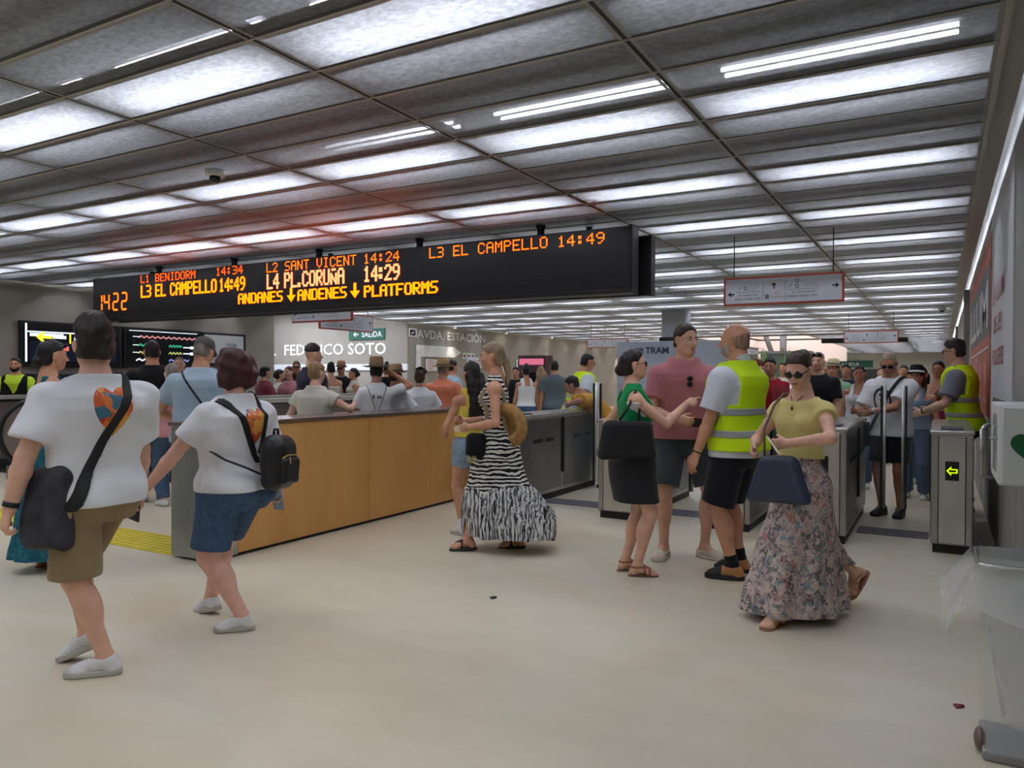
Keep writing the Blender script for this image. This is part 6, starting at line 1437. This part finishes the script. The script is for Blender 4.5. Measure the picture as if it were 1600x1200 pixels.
# the gates: staff and passengers
p = who('person with dark hair and glasses in a yellow vest leaning on the leftmost gate', 900, 11.7, 554, -66, sex='m', skin_m=SK3, vox=.010, fat=1.15, lean=14, head=(-8, 10, 0), arms={'r': (.26, .20, 1.02, (.5, -1, .2)), 'l': (-.25, .35, 1.05)}); p.hair(dkh, 'short', t=.012)
p.bottoms(navy, hem=.10, name='trousers'); p.top(shirt_g, hem=.86, sleeve=.8, off=.016, soff=.032, name='shirt'); p.vest(hivis, reflect, hem=.86, off=.034, bands=((.95, 1.0), (1.10, 1.15))); p.shoes(blk, blk); p.glasses(dark=False, col=(60, 60, 64))
p = who('person in a mustard shirt bending low over the leftmost gate', 962, 10.2, None, 92, H=1.76, sex='m', skin_m=SK3, vox=.010, lean=56, head=(0, 10, 0), arms={'l': (-.24, .62, 1.02, (-1, -.6, .3)), 'r': (.2, .66, 1.02, (1, -.6, .3))}) if False else None
p = Person('person in a mustard shirt bending low over the leftmost gate', at(955, 10.2), math.atan2(-at(955, 10.2)[0], at(955, 10.2)[1]) + math.radians(88), H=1.72, sex='m', skin_m=SK3, vox=.010, lean=52, head=(0, 6, 0), arms={'l': (-.26, .55, 1.13, (-1, -.8, .3)), 'r': (.2, .6, 1.13, (1, -.6, .3))})
p.hair((30, 26, 26), 'short', t=.010); p.bottoms(denim, hem=.10, name='trousers'); p.top(must, hem=.86, sleeve=.85, off=.016, soff=.03, wr=.008); p.shoes(blk, blk)
crowd('person in a white sleeveless top and denim shorts beyond the gates, back view', 822, 14.5, 571, 15, 'f', SK3, (dkh, 'bun', dict(bun=(0, -.04, .12), bunr=.05)), ('tank', whitec), ('short', denim))
crowd('person with long blond hair and tan top beyond the gates', 845, 15.0, 573, 10, 'f', SK4, (blh, 'long', dict(length=.3)), ('tank', cloth('tan_top', (190, 160, 124))), ('long', cloth('olive', (110, 110, 70))))
crowd('person in a grey green shirt with crossbody strap beyond the gates', 866, 14.6, 564, 8, 'm', SK2, (dkh, 'short'), ('tee', teal_g), ('long', denim))
crowd('person with short dark hair behind the white sleeveless top', 806, 16.5, 574, 160, 'm', SK3, (dkh, 'short'), ('tee', blackc), ('long', denim))
crowd('person in a dark blue top behind the bending mustard shirt', 985, 12.6, 590, 60, 'm', SK1, (gryh, 'buzz'), ('tee', navy_t), ('long', denim))
crowd('person with reddish brown hair looking right between the vests', 1184, 10.2, 562, -70, 'f', SK1, ((96, 52, 36), 'bun', dict(t=.016)), ('tee', maroon), ('long', denim), vox=.010)
crowd('person in a red T-shirt behind the pale yellow top', 1203, 9.7, 560, 170, 'm', SK2, (dkh, 'short'), ('tee', redc), ('long', blackc), vox=.010)
p = crowd('person in a black polo smiling, sunglasses pushed up on grey hair', 1278, 9.9, 551, 158, 'm', SK1, ((70, 62, 58), 'short', dict(t=.010)), ('tee', blackc), ('long', denim), vox=.010, head=(8, 0, 0), fat=1.05); p.glasses(on_head=True)
p = crowd('person in a pale straw hat with blue band and green shirt', 1302, 11.6, 566, 160, 'm', SK3, (dkh, 'buzz'), ('tee', grn), ('long', denim)); p.hat((224, 208, 170), (60, 80, 130), brim=.13)
crowd('person in a white sleeveless top with tied dark hair behind the gate', 1343, 10.2, 572, 172, 'f', SK3, (dkh, 'bun'), ('tank', whitec), ('long', denim), vox=.010, fat=1.05)
p = who('person in a white T-shirt with black print, sunglasses and black shorts at the gate', 1394, 8.12, 552, 160, sex='m', skin_m=SK3, vox=.008, head=(10, 24, 0), fat=.98, lean=6, arms={'l': (.05, .42, 1.12, (-.7, -.3, -1)), 'r': (.24, .38, 1.12, (.4, -1, -.8))}, hands=('flat', 'flat'))
p.hair((150, 128, 116), 'buzz', t=.002, rough=0); p.glasses(); p.bottoms(blackc, hem=.56, off=.018, flare=.02); p.top(whitec, hem=.85, sleeve=.75, off=.020, loose=1.0, wr=.007, soff=.032); p.shoes(blk, blk)
def ring_fn(g):
    c = p.pt((.035, 0, 1.24)); X, Z = g.x-c[0], (g.z-c[2])/1.35; r = np.sqrt(X*X+Z*Z); q = np.minimum(np.abs(r-.085)-.014, np.maximum(np.abs(X-.2*Z)-.028, np.abs(Z)-.05)); q = np.maximum(q, .010-np.sqrt((X-.02)**2+(Z-.02)**2)); return np.maximum(q, -g.y)
p.patch('shirt_print', ink, ring_fn)
b_ = p.thing('crossbody_bag', 'black crossbody bag of the man in sunglasses at the gate', 'bag'); p.strap(strapm, (-.12, -.02, 1.45), (.19, .04, .92), w=.016, t=.012, parent=b_); blob('pouch', lambda g: rbf(g, (.25, .05, .86), (.05, .10, .13), .04), (.0, -.2, .6), (.5, .3, 1.1), .01, strapm, b_, p.s); p.wristband('l', M('watch_silver', (200, 200, 202), .3, .6), 'watch', .9, .034, .012)
crowd('person in a sleeveless blue denim blouse behind the white T-shirt', 1432, 9.3, 577, 165, 'f', SK2, (brh, 'long', dict(length=.2)), ('tank', M('denim_blouse', (110, 130, 158), .9, bump=(80, .3))), ('long', denim), vox=.010, fat=1.2).hat((24, 24, 26), (230, 230, 230), brim=.12)
crowd('person with long dark hair looking at the camera behind the gate bars', 1440, 10.6, 574, 178, 'f', SK3, (dkh, 'long', dict(length=.3)), ('tank', cream), ('long', denim), vox=.010)
p = crowd('person in a strapless magenta top holding a straw hat', 1466, 10.1, 565, 166, 'f', SK3, (dkh, 'bun', dict(bun=(0, -.11, -.05))), ('bandeau', mag), ('long', blackc), vox=.010, arms={'l': (-.16, .24, 1.22, (-1, -.3, -.3)), 'r': (.26, .1, .86)})
t = p.thing('straw_hat', 'pale straw hat held up by the person in the magenta top', 'hat'); MB().lathe([(.17, -.02), (.165, -.012), (.10, .0), (.096, .05), (.085, .09), (.05, .105), (.001, .108)], rotm(0, -60, 24), np.array((-.17, .34, 1.25))*p.s, 28).build('straw', M('straw_pale', (214, 198, 164), .8, bump=(120, .7)), t)
p = who('person with glasses in a grey polo and yellow vest by the right wall', 1508, 8.3, 531, 78, sex='m', skin_m=SK1, vox=.008, fat=1.02, lean=7, head=(4, 6, 0), arms={'l': (-.22, .34, 1.02, (-.5, -1, .1)), 'r': (.2, .36, 1.02)}, hands=('flat', 'flat'))
p.hair((44, 40, 40), 'short', t=.010, top=.012); p.bottoms(blackc, hem=.10, name='trousers'); p.top(cloth('grey_pique', (120, 124, 134)), hem=.86, sleeve=.75, off=.016, soff=.028, name='polo_shirt'); p.vest(hivis, reflect, hem=.84, off=.034, bands=((.97, 1.02), (1.12, 1.17))); p.shoes(blk, blk); p.glasses(dark=False, col=(60, 60, 64)); p.wristband('l', MATS['watch_black'], 'watch', .92, .031, .010)
for i, (u, D, v, hd, sx, sk_, hc, st_, tm) in enumerate([(1225, 13.5, 566, 150, 'f', SK2, dkh, 'long', cream), (1322, 14, 570, 170, 'm', SK3, dkh, 'short', navy_t), (1378, 13, 573, 175, 'f', SK1, brh, 'long', rosec), (1412, 14, 571, 170, 'm', SK2, dkh, 'short', charcoal), (1165, 14, 568, 120, 'm', SK3, dkh, 'short', teal_g)]):
    crowd(['person in cream with long dark hair far behind the yellow top', 'person in navy far behind the straw hat with blue band', 'person in rose far behind the white T-shirt at the gate', 'person in charcoal far behind the gate bars', 'person in grey green far behind the bald man in the vest'][i], u, D, v, hd, sx, sk_, (hc, st_), ('tee', tm), ('long', denim), vox=.015)
